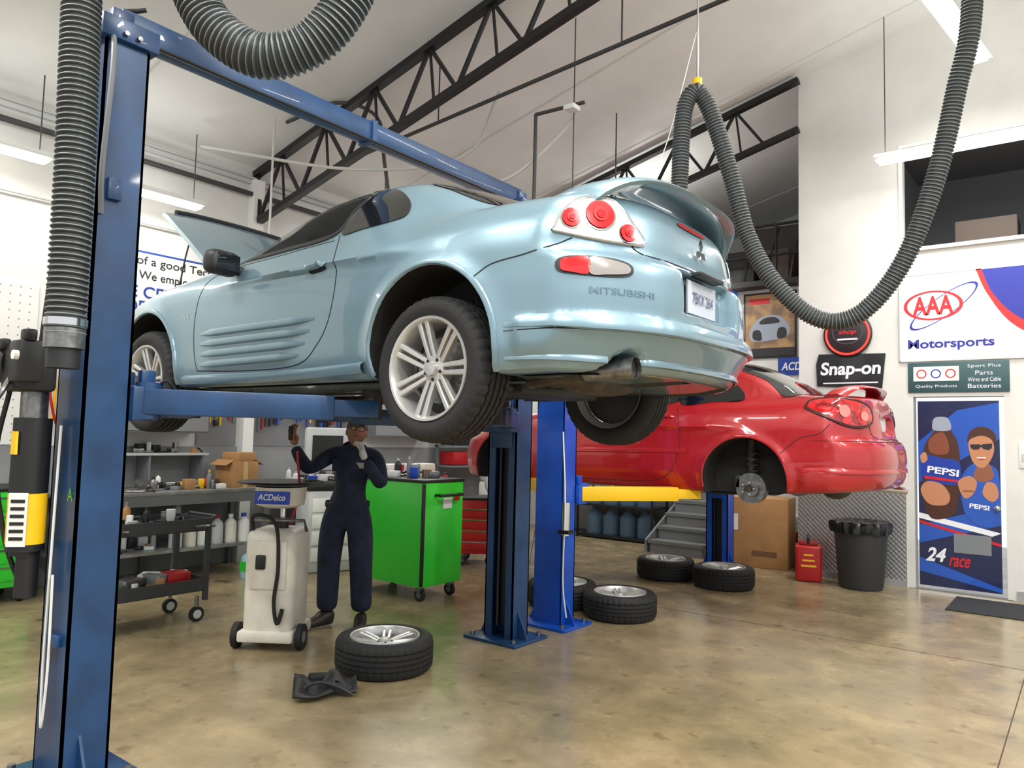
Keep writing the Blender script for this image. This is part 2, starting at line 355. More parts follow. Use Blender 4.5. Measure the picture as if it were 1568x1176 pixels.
# ------------------------------------------------------------ lifts
def lift(name,x,y0,y1,h,zarm,bm_,am,base=.5,reach=.72):
    b=B()
    for y,s in((y0,1),(y1,-1)):
        w=.27; d=.2
        b.bx(x-w/2,x+w/2,y-s*d/2,y-s*(d/2-.012),0,h,bm_)
        for q in(-1,1):
            b.bx(x+q*w/2,x+q*(w/2-.012),y-s*d/2,y+s*d/2,0,h,bm_)
            b.bx(x+q*w/2,x+q*(w/2-.07),y+s*d/2,y+s*(d/2-.012),0,h,bm_)
        b.bx(x-.04,x+.04,y-.02,y+.02,.1,h-.1,dark)
        b.cyl((x+.05,y+s*.05,.1),(x+.05,y+s*.05,h-.1),.006,steel,n=6)
        b.cyl((x-.05,y+s*.05,.1),(x-.05,y+s*.05,h-.1),.012,dark,n=6)
        b.box((x,y,.012),(base,.42,.025),bm_,bev=.004)
        for q in(-1,1):
            for t in(-1,1): b.cyl((x+q*(base/2-.05),y+t*.16,.02),(x+q*(base/2-.05),y+t*.16,.05),.018,steel,n=6)
            b.prism([(0,0),(.1,0),(0,.2)],.012,bm_,frame((x+q*w/2,y-.02,.02),(q,0,0),(0,0,1)))
        b.box((x,y,h-.06),(w+.06,d+.06,.1),bm_,bev=.005); b.box((x,y,h+.03),(.14,.1,.1),bm_,bev=.005)
        for q in(-1,1):
            for t in(-.03,.03): b.cyl((x+q*.14,y+t,h-.08),(x+q*.185,y+t,h-.08),.012,steel,n=6)
        b.box((x,y+s*.07,zarm+.02),(.2,.1,.46),bm_,bev=.006)
        b.box((x,y+s*.16,zarm-.01),(.34,.12,.16),bm_,bev=.01)
        b.box((x+.1,y+s*.19,zarm+.10),(.05,.07,.1),bm_,bev=.01); b.box((x-.1,y+s*.19,zarm+.10),(.05,.07,.1),bm_,bev=.01)
        b.tube([(x+.14,y+s*.2,zarm+.05),(x+.2,y+s*.24,zarm+.1),(x+.2,y+s*.3,zarm+.02)],.008,black,n=6)
        for q in(-1,1):
            p0=Vector((x+q*.13,y+s*.19,zarm)); p1=Vector((x+q*(reach if q>0 else 1.0),y+s*1.05,zarm))
            dd=p1-p0; a=math.atan2(dd.y,dd.x); L=dd.length
            b.cyl(p0-Vector((0,0,.08)),p0+Vector((0,0,.09)),.06,bm_)
            pm=p0.lerp(p1,.40); b.box(tuple(pm),(L*.82,.13,.12),am,rot=(0,0,a),bev=.006)
            pm=p0.lerp(p1,.77); b.box(tuple(pm),(L*.50,.10,.085),am,rot=(0,0,a),bev=.006)
            b.cyl(p1-Vector((0,0,.05)),p1+Vector((0,0,.06)),.045,black); b.cyl(p1+Vector((0,0,.06)),p1+Vector((0,0,.1)),.06,rubber)
    b.bx(x-.055,x+.055,y0,y1,h-.02,h+.1,bm_,bev=.005)
    b.cyl((x+.08,y0,h-.04),(x+.08,y1,h-.04),.01,black,n=6)
    b.bx(x-.07,x+.07,(y0+y1)/2-.02,(y0+y1)/2+.02,h-.03,h+.11,bm_)
    return b
LX=-3.62
lab=M('label_white',(225,225,220),.5)
b=lift('l',LX,1.55,4.68,3.42,1.67,liftb,liftb)
px,py=LX-.13,1.35
b.box((px+.05,py-.04,1.80),(.20,.16,.21),dark,bev=.02); b.cyl((px-.05,py-.06,1.82),(px-.21,py-.16,1.82),.085,dark); b.cyl((px-.21,py-.16,1.82),(px-.235,py-.175,1.82),.07,gray)
b.box((px+.15,py-.09,1.82),(.12,.10,.18),dark,bev=.015); b.cyl((px+.02,py,1.7),(px+.02,py,1.5),.055,steel)
b.box((px+.19,py-.10,1.93),(.06,.05,.05),black,bev=.01); b.cyl((px+.2,py-.14,1.84),(px+.2,py-.16,1.84),.02,white,n=12)
b.box((px-.02,py-.12,1.90),(.05,.04,.05),black,bev=.01); b.tube([(px+.08,py-.12,1.75),(px+.1,py-.16,1.68),(px+.06,py-.18,1.62)],.012,steel)
b.tube([(px-.1,py-.16,1.74),(px-.14,py-.2,1.62),(px-.1,py-.18,1.55)],.01,steel); b.cyl((px-.12,py-.19,1.58),(px-.10,py-.18,1.50),.018,black,n=10)
b.cyl((px+.02,py,1.58),(px+.02,py,1.0),.075,black,n=32); b.cyl((px+.02,py,1.0),(px+.02,py,.98),.06,black,n=32)
b.cyl((px+.02,py,1.25),(px+.02,py,1.03),.0762,yellow,n=32,caps=False)
lm=frame((px+.075,py-.055,1.14),(.66,.75,0),(0,0,1)); b.box((0,0,.004),(.075,.23,.004),lab,mx=lm)
for k in range(6): b.box((0,.08-.032*k,.008),(.055,.014,.002),black,mx=lm)
b.box((px+.04,py-.075,1.47),(.05,.01,.1),yellow)
b.tube([(px-.03,py-.08,1.72),(px-.09,py-.1,1.4),(px-.07,py-.05,1.05),(px-.02,py,.86),(px+.04,py,.82)],.011,rubber)
b.cyl((px+.03,py+.01,.98),(px+.03,py+.01,.80),.045,black,n=20)
b.tube([(px+.1,py-.02,1.9),(px+.14,py-.0,2.4),(px+.12,py+.06,3.0),(px+.1,py+.14,3.45),(px+.2,py+.3,3.55)],.011,rubber)
b.tube([(LX+.145,1.47,2.5),(LX+.2,1.44,2.7),(LX+.2,1.46,3.2),(LX+.05,1.5,3.46)],.012,gray)
b.tube([(LX-.02,1.43,1.55),(LX-.01,1.42,1.0),(LX-.02,1.42,.5),(LX-.0,1.42,.25),(LX+.03,1.42,.5),(LX+.02,1.42,.9)],.006,white,n=6)
b.box((LX+.145,1.52,2.62),(.03,.06,.1),liftb,bev=.005)
b.text('A',.05,.06,green,frame((LX+.08,1.447,1.25),(1,0,0),(0,0,1)),z=.003)
b.box((LX+.02,1.44,.62),(.12,.03,.05),liftb,bev=.004)
b.finish('two_post_car_lift')
b=lift('l',-3.6,5.3,8.85,3.4,1.08,liftb2,yellow,reach=.80)
b.cyl((-3.44,5.22,.75),(-3.44,5.22,1.02),.035,chrome); b.box((-3.44,5.22,.78),(.1,.08,.03),black)
b.tube([(-3.47,5.2,1.6),(-3.43,5.19,1.0),(-3.44,5.19,.4),(-3.4,5.19,.1)],.006,white,n=6)
b.finish('two_post_car_lift')

# ------------------------------------------------------------ wheels
def cylgeo(x,y,z0,z1,r,n=8):
    vs=[(x+r*math.cos(2*pi*k/n),y+r*math.sin(2*pi*k/n),z) for z in(z0,z1) for k in range(n)]
    return vs,[(k,(k+1)%n,n+(k+1)%n,n+k) for k in range(n)]+[tuple(range(n,2*n))]
def wheel_geo(b,oy=0,pairs=7,r=.322,rr=.224,w=.215):
    mx=frame((0,oy,0),(1,0,0),(0,0,1))
    h=w/2
    prof=[(rr-.005,h-.02),(rr+.010,h-.004),(rr+.035,h+.002),(r-.05,h+.004),(r-.022,h-.004),(r-.006,h-.022),(r-.001,h-.045)]
    g=[.055,.045,.022,.012,-.012,-.022,-.045,-.055]
    for i in range(0,8,2): prof+=[(r,g[i]+.001),(r-.009,g[i]),(r-.009,g[i+1]),(r,g[i+1]-.001)]
    prof+=[(r-.001,-h+.045),(r-.006,-h+.022),(r-.022,-h+.004),(r-.05,-h-.004),(rr+.02,-h),(rr-.005,-h+.02)]
    def rad(j,k):
        rj,zj=prof[j]
        if k%4==0 and rj>r-.01 and abs(zj)>.03: return -.007
        return 0
    b.lathe(prof,rubber,mx,n=160,rad=rad)
    b.lathe([(rr-.014,h-.03),(rr+.006,h-.006),(rr+.004,h+.002),(rr-.006,h),(rr-.016,h-.02),(.203,h-.06),(.195,0),(.197,-h+.04),(rr,-h+.006)],alu,mx,n=72)
    b.lathe([(.001,.0),(.15,.0),(.155,-.02),(.0,-.02)],steel,mx,n=40)
    b.lathe([(.195,-.03),(.001,-.04)],dark,mx,n=40)
    b.lathe([(.0005,h-.018),(.028,h-.02),(.032,h-.03),(.032,h-.04),(.060,h-.043),(.066,h-.06),(.062,0)],alu,mx,n=40)
    for k in range(5):
        a=2*pi*k/5+.3; b.mesh(*cylgeo(.046*math.cos(a),.046*math.sin(a),h-.05,h-.038,.008),dark,mx)
    for k in range(pairs):
        a=2*pi*k/pairs+.2
        for s in(-1,1):
            c,sn=math.cos(a),math.sin(a)
            def pt(rad_,t,z): return (rad_*c-t*sn,rad_*sn+t*c,z)
            vs=[];fs=[]
            for (rd,off,wd,z) in((.05,.0155,.0095,h-.042),(.12,.0180,.0105,h-.028),(.213,.0210,.0125,h-.014)):
                t0=s*off
                vs+=[pt(rd,t0-wd,z-.03),pt(rd,t0-wd,z-.005),pt(rd,t0-wd*.6,z),pt(rd,t0+wd*.6,z),pt(rd,t0+wd,z-.005),pt(rd,t0+wd,z-.03)]
            for j in range(2):
                for q in range(6): fs.append((j*6+q,j*6+(q+1)%6,(j+1)*6+(q+1)%6,(j+1)*6+q))
            b.mesh(vs,fs,alu,mx)
b=B(); wheel_geo(b); WH=b.finish('wheel_src'); WM=WH.data; bpy.data.objects.remove(WH)
def wheel(name,loc,rot,parent=None):
    o=bpy.data.objects.new(name,WM); COL.objects.link(o); o.location=loc; o.rotation_euler=rot
    if parent: o.parent=parent
    return o

# ------------------------------------------------------------ implicit car body
def tab(pts,sig=.05):
    xs=np.array([p[0] for p in pts]); ys=np.array([p[1] for p in pts])
    g=np.arange(xs[0]-1,xs[-1]+1,.01 if sig>.02 else .004); st=g[1]-g[0]; v=np.interp(g,xs,ys)
    sl0=(ys[1]-ys[0])/(xs[1]-xs[0]); sl1=(ys[-1]-ys[-2])/(xs[-1]-xs[-2])
    v=np.where(g<xs[0],ys[0]+sl0*(g-xs[0]),v); v=np.where(g>xs[-1],ys[-1]+sl1*(g-xs[-1]),v)
    n=int(4*sig/st)+1; k=np.exp(-.5*(np.arange(-n,n+1)*st/sig)**2); k/=k.sum()
    v=np.convolve(np.pad(v,n,mode='edge'),k,'valid')
    return lambda x: np.interp(x,g,v)
def smax(a,b,k):
    h=np.clip(.5+.5*(a-b)/k,0,1); return b*(1-h)+a*h+k*h*(1-h)
def smin(a,b,k): return -smax(-a,-b,k)
def sst(a,b_,x):
    t=np.clip((x-a)/(b_-a),0,1); return t*t*(3-2*t)
def nets(F,lo,hi,h):
    ax=[np.arange(lo[i],hi[i]+h,h) for i in range(3)]
    X,Y,Z=np.meshgrid(*ax,indexing='ij'); V=F(X,Y,Z); s=V<0
    nx,ny,nz=V.shape; C=(nx-1,ny-1,nz-1)
    acc=np.zeros(C+(3,)); cnt=np.zeros(C)
    corners=[(i,j,k) for i in(0,1) for j in(0,1) for k in(0,1)]
    def sub(A,c): return A[c[0]:c[0]+C[0],c[1]:c[1]+C[1],c[2]:c[2]+C[2]]
    for c in corners:
        for a in range(3):
            if c[a]==0:
                d=list(c); d[a]=1
                va=sub(V,c); vb=sub(V,d); m=(va<0)!=(vb<0)
                t=np.where(m,va/np.where(m,va-vb,1),0)
                for q in range(3):
                    base=c[q] if q!=a else 0
                    acc[...,q]+=np.where(m,(t if q==a else base),0)
                cnt+=m
    mask=cnt>0; idx=-np.ones(C,int); idx[mask]=np.arange(mask.sum())
    ijk=np.argwhere(mask); p=(ijk+acc[mask]/cnt[mask][:,None])*h+np.array(lo)
    quads=[]
    for a in range(3):
        u,v=(a+1)%3,(a+2)%3
        sa=[slice(None)]*3; sb=[slice(None)]*3; sa[a]=slice(0,-1); sb[a]=slice(1,None)
        s0=s[tuple(sa)]; s1=s[tuple(sb)]; ch=np.argwhere(s0!=s1)
        ch=ch[(ch[:,u]>0)&(ch[:,v]>0)&(ch[:,u]<C[u])&(ch[:,v]<C[v])]
        o=s0[ch[:,0],ch[:,1],ch[:,2]]
        def cell(du,dv):
            q=ch.copy(); q[:,u]-=du; q[:,v]-=dv; return idx[q[:,0],q[:,1],q[:,2]]
        Q=np.stack([cell(1,1),cell(0,1),cell(0,0),cell(1,0)],1)
        Q[~o]=Q[~o][:,::-1]; quads.append(Q)
    Q=np.concatenate(quads)
    e=1e-3
    for it in range(3):
        f=F(p[:,0],p[:,1],p[:,2])
        g=np.stack([(F(p[:,0]+e*(i==0),p[:,1]+e*(i==1),p[:,2]+e*(i==2))-f)/e for i in range(3)],1)
        st=f[:,None]*g/np.maximum((g*g).sum(1),.2)[:,None]
        L=np.linalg.norm(st,axis=1,keepdims=True); st*=np.minimum(1,.01/np.maximum(L,1e-9)); p=p-st
    return p,Q
def car_field(c):
    T=tab(c['T'],.05);Pp=tab(c['P'],.08);ZP=tab(c['ZP'],.025);XR=tab(c['XR'],.012);XF=tab(c['XF'],.03);BT=tab(c['B'],.05)
    TR=tab(c['TR'],.06);GP=tab(c['GP'],.06)
    def F(x,y,z):
        ay=np.abs(y)
        side=Pp(x)+ZP(z)
        for (cx,cz,r) in c['arches']:
            d=np.sqrt((x-cx)**2+(z-cz)**2)-r
            side=side+.016*np.exp(-(d/.05)**2)*(z>cz-.25)
        if 'ledge' in c: side=side+.020*sst(.42,.50,x)*(1-sst(c['ledge'],c['ledge']+.022,z))*sst(.2,.3,z)
        top=T(x)-.06*(ay/.85)**2.5
        f=smax(z-top,ay-side,.09)
        xr=XR(z)-c['rc']*(ay/.85)**3.2
        if c.get('plate'):
            pw,pz0,pz1=c['plate']
            q=sst(0,.03,pw-ay)*sst(0,.025,z-pz0)*sst(0,.025,pz1-z); xr=xr-.085*q
        f=smax(f,(x-xr)*.95,.04)
        xf=XF(z)+.5*(ay/.85)**3
        f=smax(f,(xf-x)*.9,.08)
        bt=BT(x)
        if 'pipe' in c:
            bt=bt+.075*np.exp(-((y-c['pipe'])/.075)**4)*sst(.5,.7,x)
        f=smax(f,bt-z,.035)
        g=smax((z-(TR(x)-.07*(ay/.6)**2))*.88,(ay-(GP(x)-.52*(z-.92)))*.9,.09)
        g=smax(g,.75-z,.02)
        f=smin(f,g,.03)
        if c.get('bay'):
            bx=np.maximum(np.maximum(np.abs(x+2.62)-.52,ay-(.62+.1*(x+2.62))),.6-z); f=np.maximum(f,-bx)
        return f
    return F,T,Pp,BT
def hit(bvh,p,d,off):
    h=bvh.ray_cast(p-d*1.2,d)
    if h[0] is None: return p
    return h[0]+h[1]*off*(1 if h[1].dot(d)<0 else -1)
def conform(b,bvh,outline,d,m,off=.003,rings=8,sub=6):
    pts=catmull(outline,sub,closed=True)
    d=Vector(d).normalized(); c=sum(pts,Vector())/len(pts); n=len(pts)
    vs=[hit(bvh,c,d,off)]
    for k in range(1,rings+1):
        for p in pts: vs.append(hit(bvh,c.lerp(p,k/rings),d,off))
    fs=[(0,1+i,1+(i+1)%n) for i in range(n)]
    for k in range(rings-1):
        for i in range(n): fs.append((1+k*n+i,1+(k+1)*n+i,1+(k+1)*n+(i+1)%n,1+k*n+(i+1)%n))
    b.mesh(vs,fs,m)
def ctext(b,bvh,body,w,h,m,c,ex,d,off=.003,bold=0,shear=0):
    v,f,sz=textgeo(body,shear,bold); ex=Vector(ex).normalized(); d=Vector(d).normalized(); c=Vector(c)
    b.mesh([hit(bvh,c+ex*(a[0]*w/sz[0])+Vector((0,0,1))*(a[1]*h/sz[1]),d,off) for a in v],f,m)
SYM=((-.5,-.003),(-.35,.8),(0,1),(.35,.8),(.5,-.003))
def strip(b,P_,N_,m,w,h,taper,prof=SYM):
    vs=[];fs=[];L=len(P_);K=len(prof)
    for i in range(L):
        t=(P_[min(i+1,L-1)]-P_[max(i-1,0)]).normalized(); s=N_[i].cross(t).normalized()
        if s.z<0 and prof is not SYM: s=-s
        q=1.0
        if taper: q=min(1,min(i,L-1-i)/(L*.15)+.05)
        for a,hh in prof: vs.append(P_[i]+s*(w*a*(.4+.6*q))+N_[i]*(hh*h*q if hh>0 else hh))
    for i in range(L-1):
        for k in range(K-1): fs.append((i*K+k,i*K+k+1,(i+1)*K+k+1,(i+1)*K+k))
    if L>1: b.mesh(vs,fs,m)
def molding(b,bvh,path,d,m,w,h,taper=False,sub=8,step=.02):
    pts=resample(catmull(path,sub),step); d=Vector(d).normalized(); P_=[];N_=[]
    for p in pts:
        r=bvh.ray_cast(p-d*1.2,d)
        if r[0] is None: continue
        n=r[1] if r[1].dot(d)<0 else -r[1]; P_.append(r[0]); N_.append(n)
    strip(b,P_,N_,m,w,h,taper)
SHELF=((-.5,-.004),(-.42,.9),(-.25,1.0),(.1,.6),(.5,-.003))
def wrap(b,bvh,z,m,w,h,xmin,prof=SHELF,n=140,cx=.25):
    P_=[];N_=[]
    for k in range(n+1):
        t=-1.9+3.8*k/n; d=Vector((-math.cos(t),-math.sin(t),0)); c=Vector((cx,0,z))
        r=bvh.ray_cast(c-d*2,d)
        if r[0] is None or r[0].x<xmin: continue
        nn=r[1] if r[1].dot(d)<0 else -r[1]; nn=Vector((nn.x,nn.y,0)).normalized(); P_.append(r[0]); N_.append(nn)
    for it in range(2): N_=[(N_[max(i-1,0)]+N_[i]+N_[min(i+1,len(N_)-1)]).normalized() for i in range(len(N_))]
    strip(b,P_,N_,m,w,h,True,prof)
interior=M('car_interior',(92,92,94),.9)
def paint(name,col,metal):
    m=M(name,col,.34,metal=metal,coat=.9); m.node_tree.nodes['Principled BSDF'].inputs['Coat Roughness'].default_value=.05
    return m
def build_body(c,pm,par,h=.022):
    F,T,Pp,BT=car_field(c)
    p,Q=nets(F,(-3.75,-1.0,.05),(1.2,1.0,1.5),h)
    me=bpy.data.meshes.new('body'); me.from_pydata(p.tolist(),[],Q.tolist()); me.update()
    bvh=BVHTree.FromPolygons([Vector(v) for v in p],[tuple(int(k) for k in q) for q in Q])
    for m in(pm,liner,interior): me.materials.append(m)
    body=bpy.data.objects.new('body_shell',me); COL.objects.link(body)
    cut=[]
    for (cx_,cz_,r) in c['arches']:
        for s in(-1,1):
            b=B(); b.cyl((cx_,s*.56,cz_),(cx_,s*1.1,cz_),r,liner,n=64); cut.append(b.finish('cut'))
            b=B(); b.bx(cx_-r*.995,cx_+r*.995,s*.56,s*1.1,-.1,cz_,liner); cut.append(b.finish('cut'))
    for pl in c['tunnel']:
        b=B(); pts=catmull([(q[0],q[1],0) for q in pl],5,closed=True)
        b.prism([(q.x,q.y) for q in pts],2.4,interior,frame((0,1.2,0),(1,0,0),(0,0,1))); cut.append(b.finish('cut'))
    for k in cut:
        md=body.modifiers.new('b','BOOLEAN'); md.object=k; md.operation='DIFFERENCE'; md.solver='EXACT'; md.material_mode='TRANSFER'
    dg=bpy.context.evaluated_depsgraph_get(); dg.update()
    me2=bpy.data.meshes.new_from_object(body.evaluated_get(dg))
    body.modifiers.clear(); body.data=me2
    for k in cut: bpy.data.objects.remove(k)
    me2.polygons.foreach_set('use_smooth',[True]*len(me2.polygons)); me2.set_sharp_from_angle(angle=math.radians(40))
    body.parent=par
    b=B(); xs=np.linspace(-3.2,.80,60); vs=[];fs=[]
    for x in xs:
        hw=float(Pp(x))-.13
        for (cx_,cz_,r) in c['arches']:
            if abs(x-cx_)<r+.02: hw=min(hw,.55)
        if x>.6: hw-= (x-.6)*1.0
        if x<-3.0: hw-=(-3.0-x)*1.0
        z=float(BT(x))-.006
        for q in(-1,-.5,0,.5,1): vs.append((x,hw*q,z+(.02 if abs(q)==.5 else 0)))
    for i in range(59):
        for k in range(4): fs.append((i*5+k,i*5+k+1,(i+1)*5+k+1,(i+1)*5+k))
    b.mesh(vs,fs,liner); b.finish('underbody_pan',parent=par)
    print('BODY',len(p),len(me2.polygons))
    return bvh,T,F

bp_=paint('car_paint_blue',(119,147,160),.38)
tint=M('dark_tinted_glass',(16,18,20),.04,coat=1)
clearg=M('side_glass',(40,46,48),.03,alpha=.28)
seamm=M('panel_gap',(20,28,32),.9)
lens=M('lamp_lens_clear',(228,224,216),.12,coat=1,noise=(24,(176,172,166),.35,.6))
lensr=M('lamp_lens_red',(190,8,20),.15,coat=1)
lensd=M('lamp_lens_dark',(140,134,130),.15,coat=1)
c=dict(
 T=[(-3.5,.56),(-3.35,.64),(-3.0,.76),(-2.5,.86),(-2.0,.93),(-1.6,.95),(-.5,.955),(0,.97),(.4,.97),(.7,.96),(.95,.94)],
 P=[(-3.5,.66),(-3.3,.74),(-3.0,.82),(-2.48,.868),(-2,.858),(-1,.855),(-.3,.872),(0,.885),(.35,.872),(.7,.835),(1.0,.79)],
 ZP=[(.15,-.06),(.22,-.028),(.30,-.008),(.42,-.004),(.55,0),(.7,-.008),(.8,-.03),(.9,-.08),(1.0,-.15)],
 XR=[(.15,.84),(.24,.895),(.33,.955),(.385,.985),(.405,.94),(.5,.945),(.60,.94),(.655,.925),(.67,.865),(.75,.86),(.85,.84),(.92,.81),(1.0,.77)],
 XF=[(.15,-3.33),(.25,-3.43),(.45,-3.46),(.6,-3.42),(.75,-3.2)],
 B=[(-3.5,.2),(-3,.18),(0,.18),(.5,.185),(.95,.20)],ledge=.385,pipe=-.56,
 TR=[(-2.05,.84),(-1.85,.93),(-1.5,1.08),(-1.2,1.19),(-1.0,1.235),(-.75,1.265),(-.5,1.265),(-.3,1.24),(-.1,1.17),(.1,1.08),(.3,.98),(.5,.87)],
 GP=[(-2,.68),(-1.6,.76),(-1,.79),(-.3,.785),(0,.74),(.3,.64),(.6,.5)],
 arches=[(0,.3,.365),(-2.48,.3,.355)],rc=.30,plate=(.30,.46,.665),bay=True,
 tunnel=[[(-1.66,.90),(-1.5,1.0),(-1.25,1.1),(-.95,1.15),(-.66,1.155),(-.7,1.05),(-.78,.93),(-1.2,.905)]])
AX=(-2.27,3.2,1.62)
car=empty('coupe_car',AX)
bvh,T,F=build_body(c,bp_,car)
b=B()
L_=(0,1,0)
sw=c['tunnel'][0]
wo=[(-1.72,.885),(-1.5,1.02),(-1.25,1.12),(-.95,1.175),(-.62,1.18),(-.64,1.1),(-.75,.915),(-1.2,.89)]
qo=[(-.60,1.155),(-.5,1.158),(-.38,1.11),(-.28,1.03),(-.27,.96),(-.36,.94),(-.55,.93),(-.70,.925),(-.66,1.05)]
def loop(pl,w=.02,h=.006,m=black,d=L_,y=-.9): molding(b,bvh,[(q[0],y,q[1]) for q in pl]+[(pl[0][0],y,pl[0][1])],d,m,w,h,step=.012)
for s in(-1,1):
    conform(b,bvh,[(x,s*.9,z) for x,z in wo],(0,-s,0),clearg,off=.004)
    conform(b,bvh,[(x,s*.9,z) for x,z in qo],(0,-s,0),tint,off=.005)
    loop(sw,w=.035,h=.007,d=(0,-s,0),y=s*.9)
conform(b,bvh,[(-.34,-.52,1.6),(-.35,0,1.6),(-.34,.52,1.6),(-.1,.62,1.6),(.12,.62,1.6),(.24,.5,1.6),(.30,.25,1.6),(.31,0,1.6),(.30,-.25,1.6),(.24,-.5,1.6),(.12,-.62,1.6),(-.1,-.62,1.6)],(0,0,-1),tint,off=.004,rings=14)
conform(b,bvh,[(-1.12,-.52,1.7),(-1.05,0,1.7),(-1.12,.52,1.7),(-1.5,.62,1.7),(-1.85,.66,1.7),(-1.95,.3,1.7),(-1.97,0,1.7),(-1.95,-.3,1.7),(-1.85,-.66,1.7),(-1.5,-.62,1.7)],(0,0,-1),tint,off=.004,rings=12)
def seamline(path,d=L_,w=.008): molding(b,bvh,path,d,seamm,w,.0012,step=.015)
seamline([(-1.72,-.9,.87),(-1.88,-.9,.78),(-1.93,-.9,.6),(-1.93,-.9,.4),(-1.9,-.9,.27)])
seamline([(-1.9,-.9,.27),(-1.4,-.9,.255),(-.95,-.9,.27),(-.78,-.9,.36),(-.68,-.9,.5),(-.65,-.9,.7),(-.70,-.9,.88),(-.72,-.9,.92)])
seamline([(-1.7,-.9,.865),(-1.2,-.9,.875),(-.74,-.9,.895)],w=.006)
seamline([(.26,-.9,.58),(.34,-.9,.63),(.5,-.9,.655),(.6,-.9,.68),(.66,-.9,.72)])
for k,(xa,xb,z) in enumerate(((-1.86,-.80,.485),(-1.87,-.84,.425),(-1.87,-.88,.365),(-1.87,-.93,.305))):
    molding(b,bvh,[(xa,-.95,z),((xa+xb)/2,-.95,z+.006),(xb,-.95,z+.012)],L_,bp_,.046,.026,taper=True)
for (cx,cz,r) in c['arches']:
    molding(b,bvh,[(cx+(r+.012)*math.cos(t),-.95,cz+(r+.012)*math.sin(t)) for t in np.linspace(-.28,pi+.28,24)],L_,bp_,.03,.010)
molding(b,bvh,[(-2.05,-.95,.22),(-1.2,-.95,.215),(-.42,-.95,.235)],L_,bp_,.06,.026)
# rear bumper character lines
wrap(b,bvh,.378,bp_,.065,.016,.40)
wrap(b,bvh,.245,bp_,.045,.012,.40)
wrap(b,bvh,.35,seamm,.010,.0015,.40,prof=SYM)
for s in(-1,1):
    dl=(-.6,-s*.8,0); dv=Vector(dl)
    tl=[(.625,s*.835,.745),(.65,s*.81,.82),(.69,s*.78,.875),(.745,s*.70,.905),(.785,s*.62,.895),(.82,s*.56,.82),(.85,s*.50,.735),(.81,s*.62,.72),(.74,s*.74,.725)]
    conform(b,bvh,tl,dl,lens,off=.008,rings=6)
    molding(b,bvh,[Vector(q) for q in tl]+[Vector(tl[0])],dl,chrome,.016,.012,step=.012)
    e1=Vector((dl[1],-dl[0],0)).normalized()
    for (cx,cy,cz,r) in((.675,.78,.80,.038),(.75,.69,.825,.058),(.815,.575,.765,.036)):
        for rr,mm,o in((r*1.15,chrome,.011),(r,lensr,.016),(r*.5,M('lens_red_inner',(215,36,40),.2,coat=1),.020),(r*.3,lensr,.024)):
            conform(b,bvh,[Vector((cx,s*cy,cz))+e1*(rr*math.cos(t))+Vector((0,0,rr*math.sin(t))) for t in np.linspace(0,2*pi,16,endpoint=False)],dl,mm,off=o,rings=3,sub=3)
    rf=[(.645,s*.825,.622),(.72,s*.77,.638),(.80,s*.66,.636),(.835,s*.59,.616),(.835,s*.59,.576),(.80,s*.66,.56),(.72,s*.77,.56),(.645,s*.825,.572)]
    conform(b,bvh,rf,dl,black,off=.004,rings=5)
    conform(b,bvh,[(.655,s*.818,.617),(.69,s*.79,.628),(.735,s*.75,.630),(.735,s*.75,.567),(.69,s*.79,.568),(.655,s*.818,.578)],dl,lensr,off=.009,rings=4)
    conform(b,bvh,[(.74,s*.745,.630),(.78,s*.69,.630),(.825,s*.605,.612),(.825,s*.605,.58),(.78,s*.69,.567),(.74,s*.745,.567)],dl,lensd,off=.009,rings=4)
R_=(-1,0,0)
seamline([(1,-.58,.92),(1,-.55,.8),(1,-.50,.70),(1,-.3,.688),(1,0,.688),(1,.3,.688),(1,.50,.70),(1,.55,.8),(1,.58,.92)],R_,w=.01)
platem=M('plate_face',(186,192,202),.45)
b.box((.872,0,.565),(.008,.31,.155),gray,bev=.003); b.box((.876,0,.565),(.006,.30,.145),platem)
b.text('7BKX 264',.22,.05,M('plate_blue',(60,70,110),.6),frame((.880,0,.565),(0,1,0),(0,0,1)))
b.box((.90,0,.665),(.06,.26,.02),black,bev=.005)
mxr=frame((.866,0,.79),(0,1,0),(0,0,1))
for a in(90,210,330):
    q=math.radians(a)
    u=Vector((math.cos(q),math.sin(q))); v=Vector((-u.y,u.x))
    pts=[u*.002,u*.03+v*.017,u*.058,u*.03-v*.017]
    b.prism([(p.x,p.y) for p in pts],.008,chrome,mxr)
dl=(-.6,.8,0)
ctext(b,bvh,'MITSUBISHI',.27,.026,M('emboss_blue',(92,118,132),.4),(.80,-.60,.505),(.8,.6,0),dl,bold=.01)
conform(b,bvh,[(1,-.12,.905),(1,.12,.905),(1,.12,.885),(1,-.12,.885)],R_,lensr,off=.006,rings=3)
b.cyl((.62,-.56,.205),(.85,-.56,.213),.042,steel,n=28,caps=False); b.cyl((.6,-.56,.205),(.83,-.56,.212),.037,black,n=28)
b.tube([(.3,-.52,.17),(.62,-.56,.205)],.03,rust); b.ball((.42,-.15,.19),.10,rust,sc=(1.1,3.2,.6))
b.tube([(.3,-.3,.2),(.1,-.1,.2),(-.3,0,.16),(-1,0,.14),(-1.8,.05,.14),(-2.2,.1,.17)],.03,rust)
b.tube([(0,-.66,.21),(.05,-.2,.2),(.05,.2,.2),(0,.66,.21)],.03,dark); b.box((-.02,0,.17),(.3,.7,.07),dark,bev=.02)
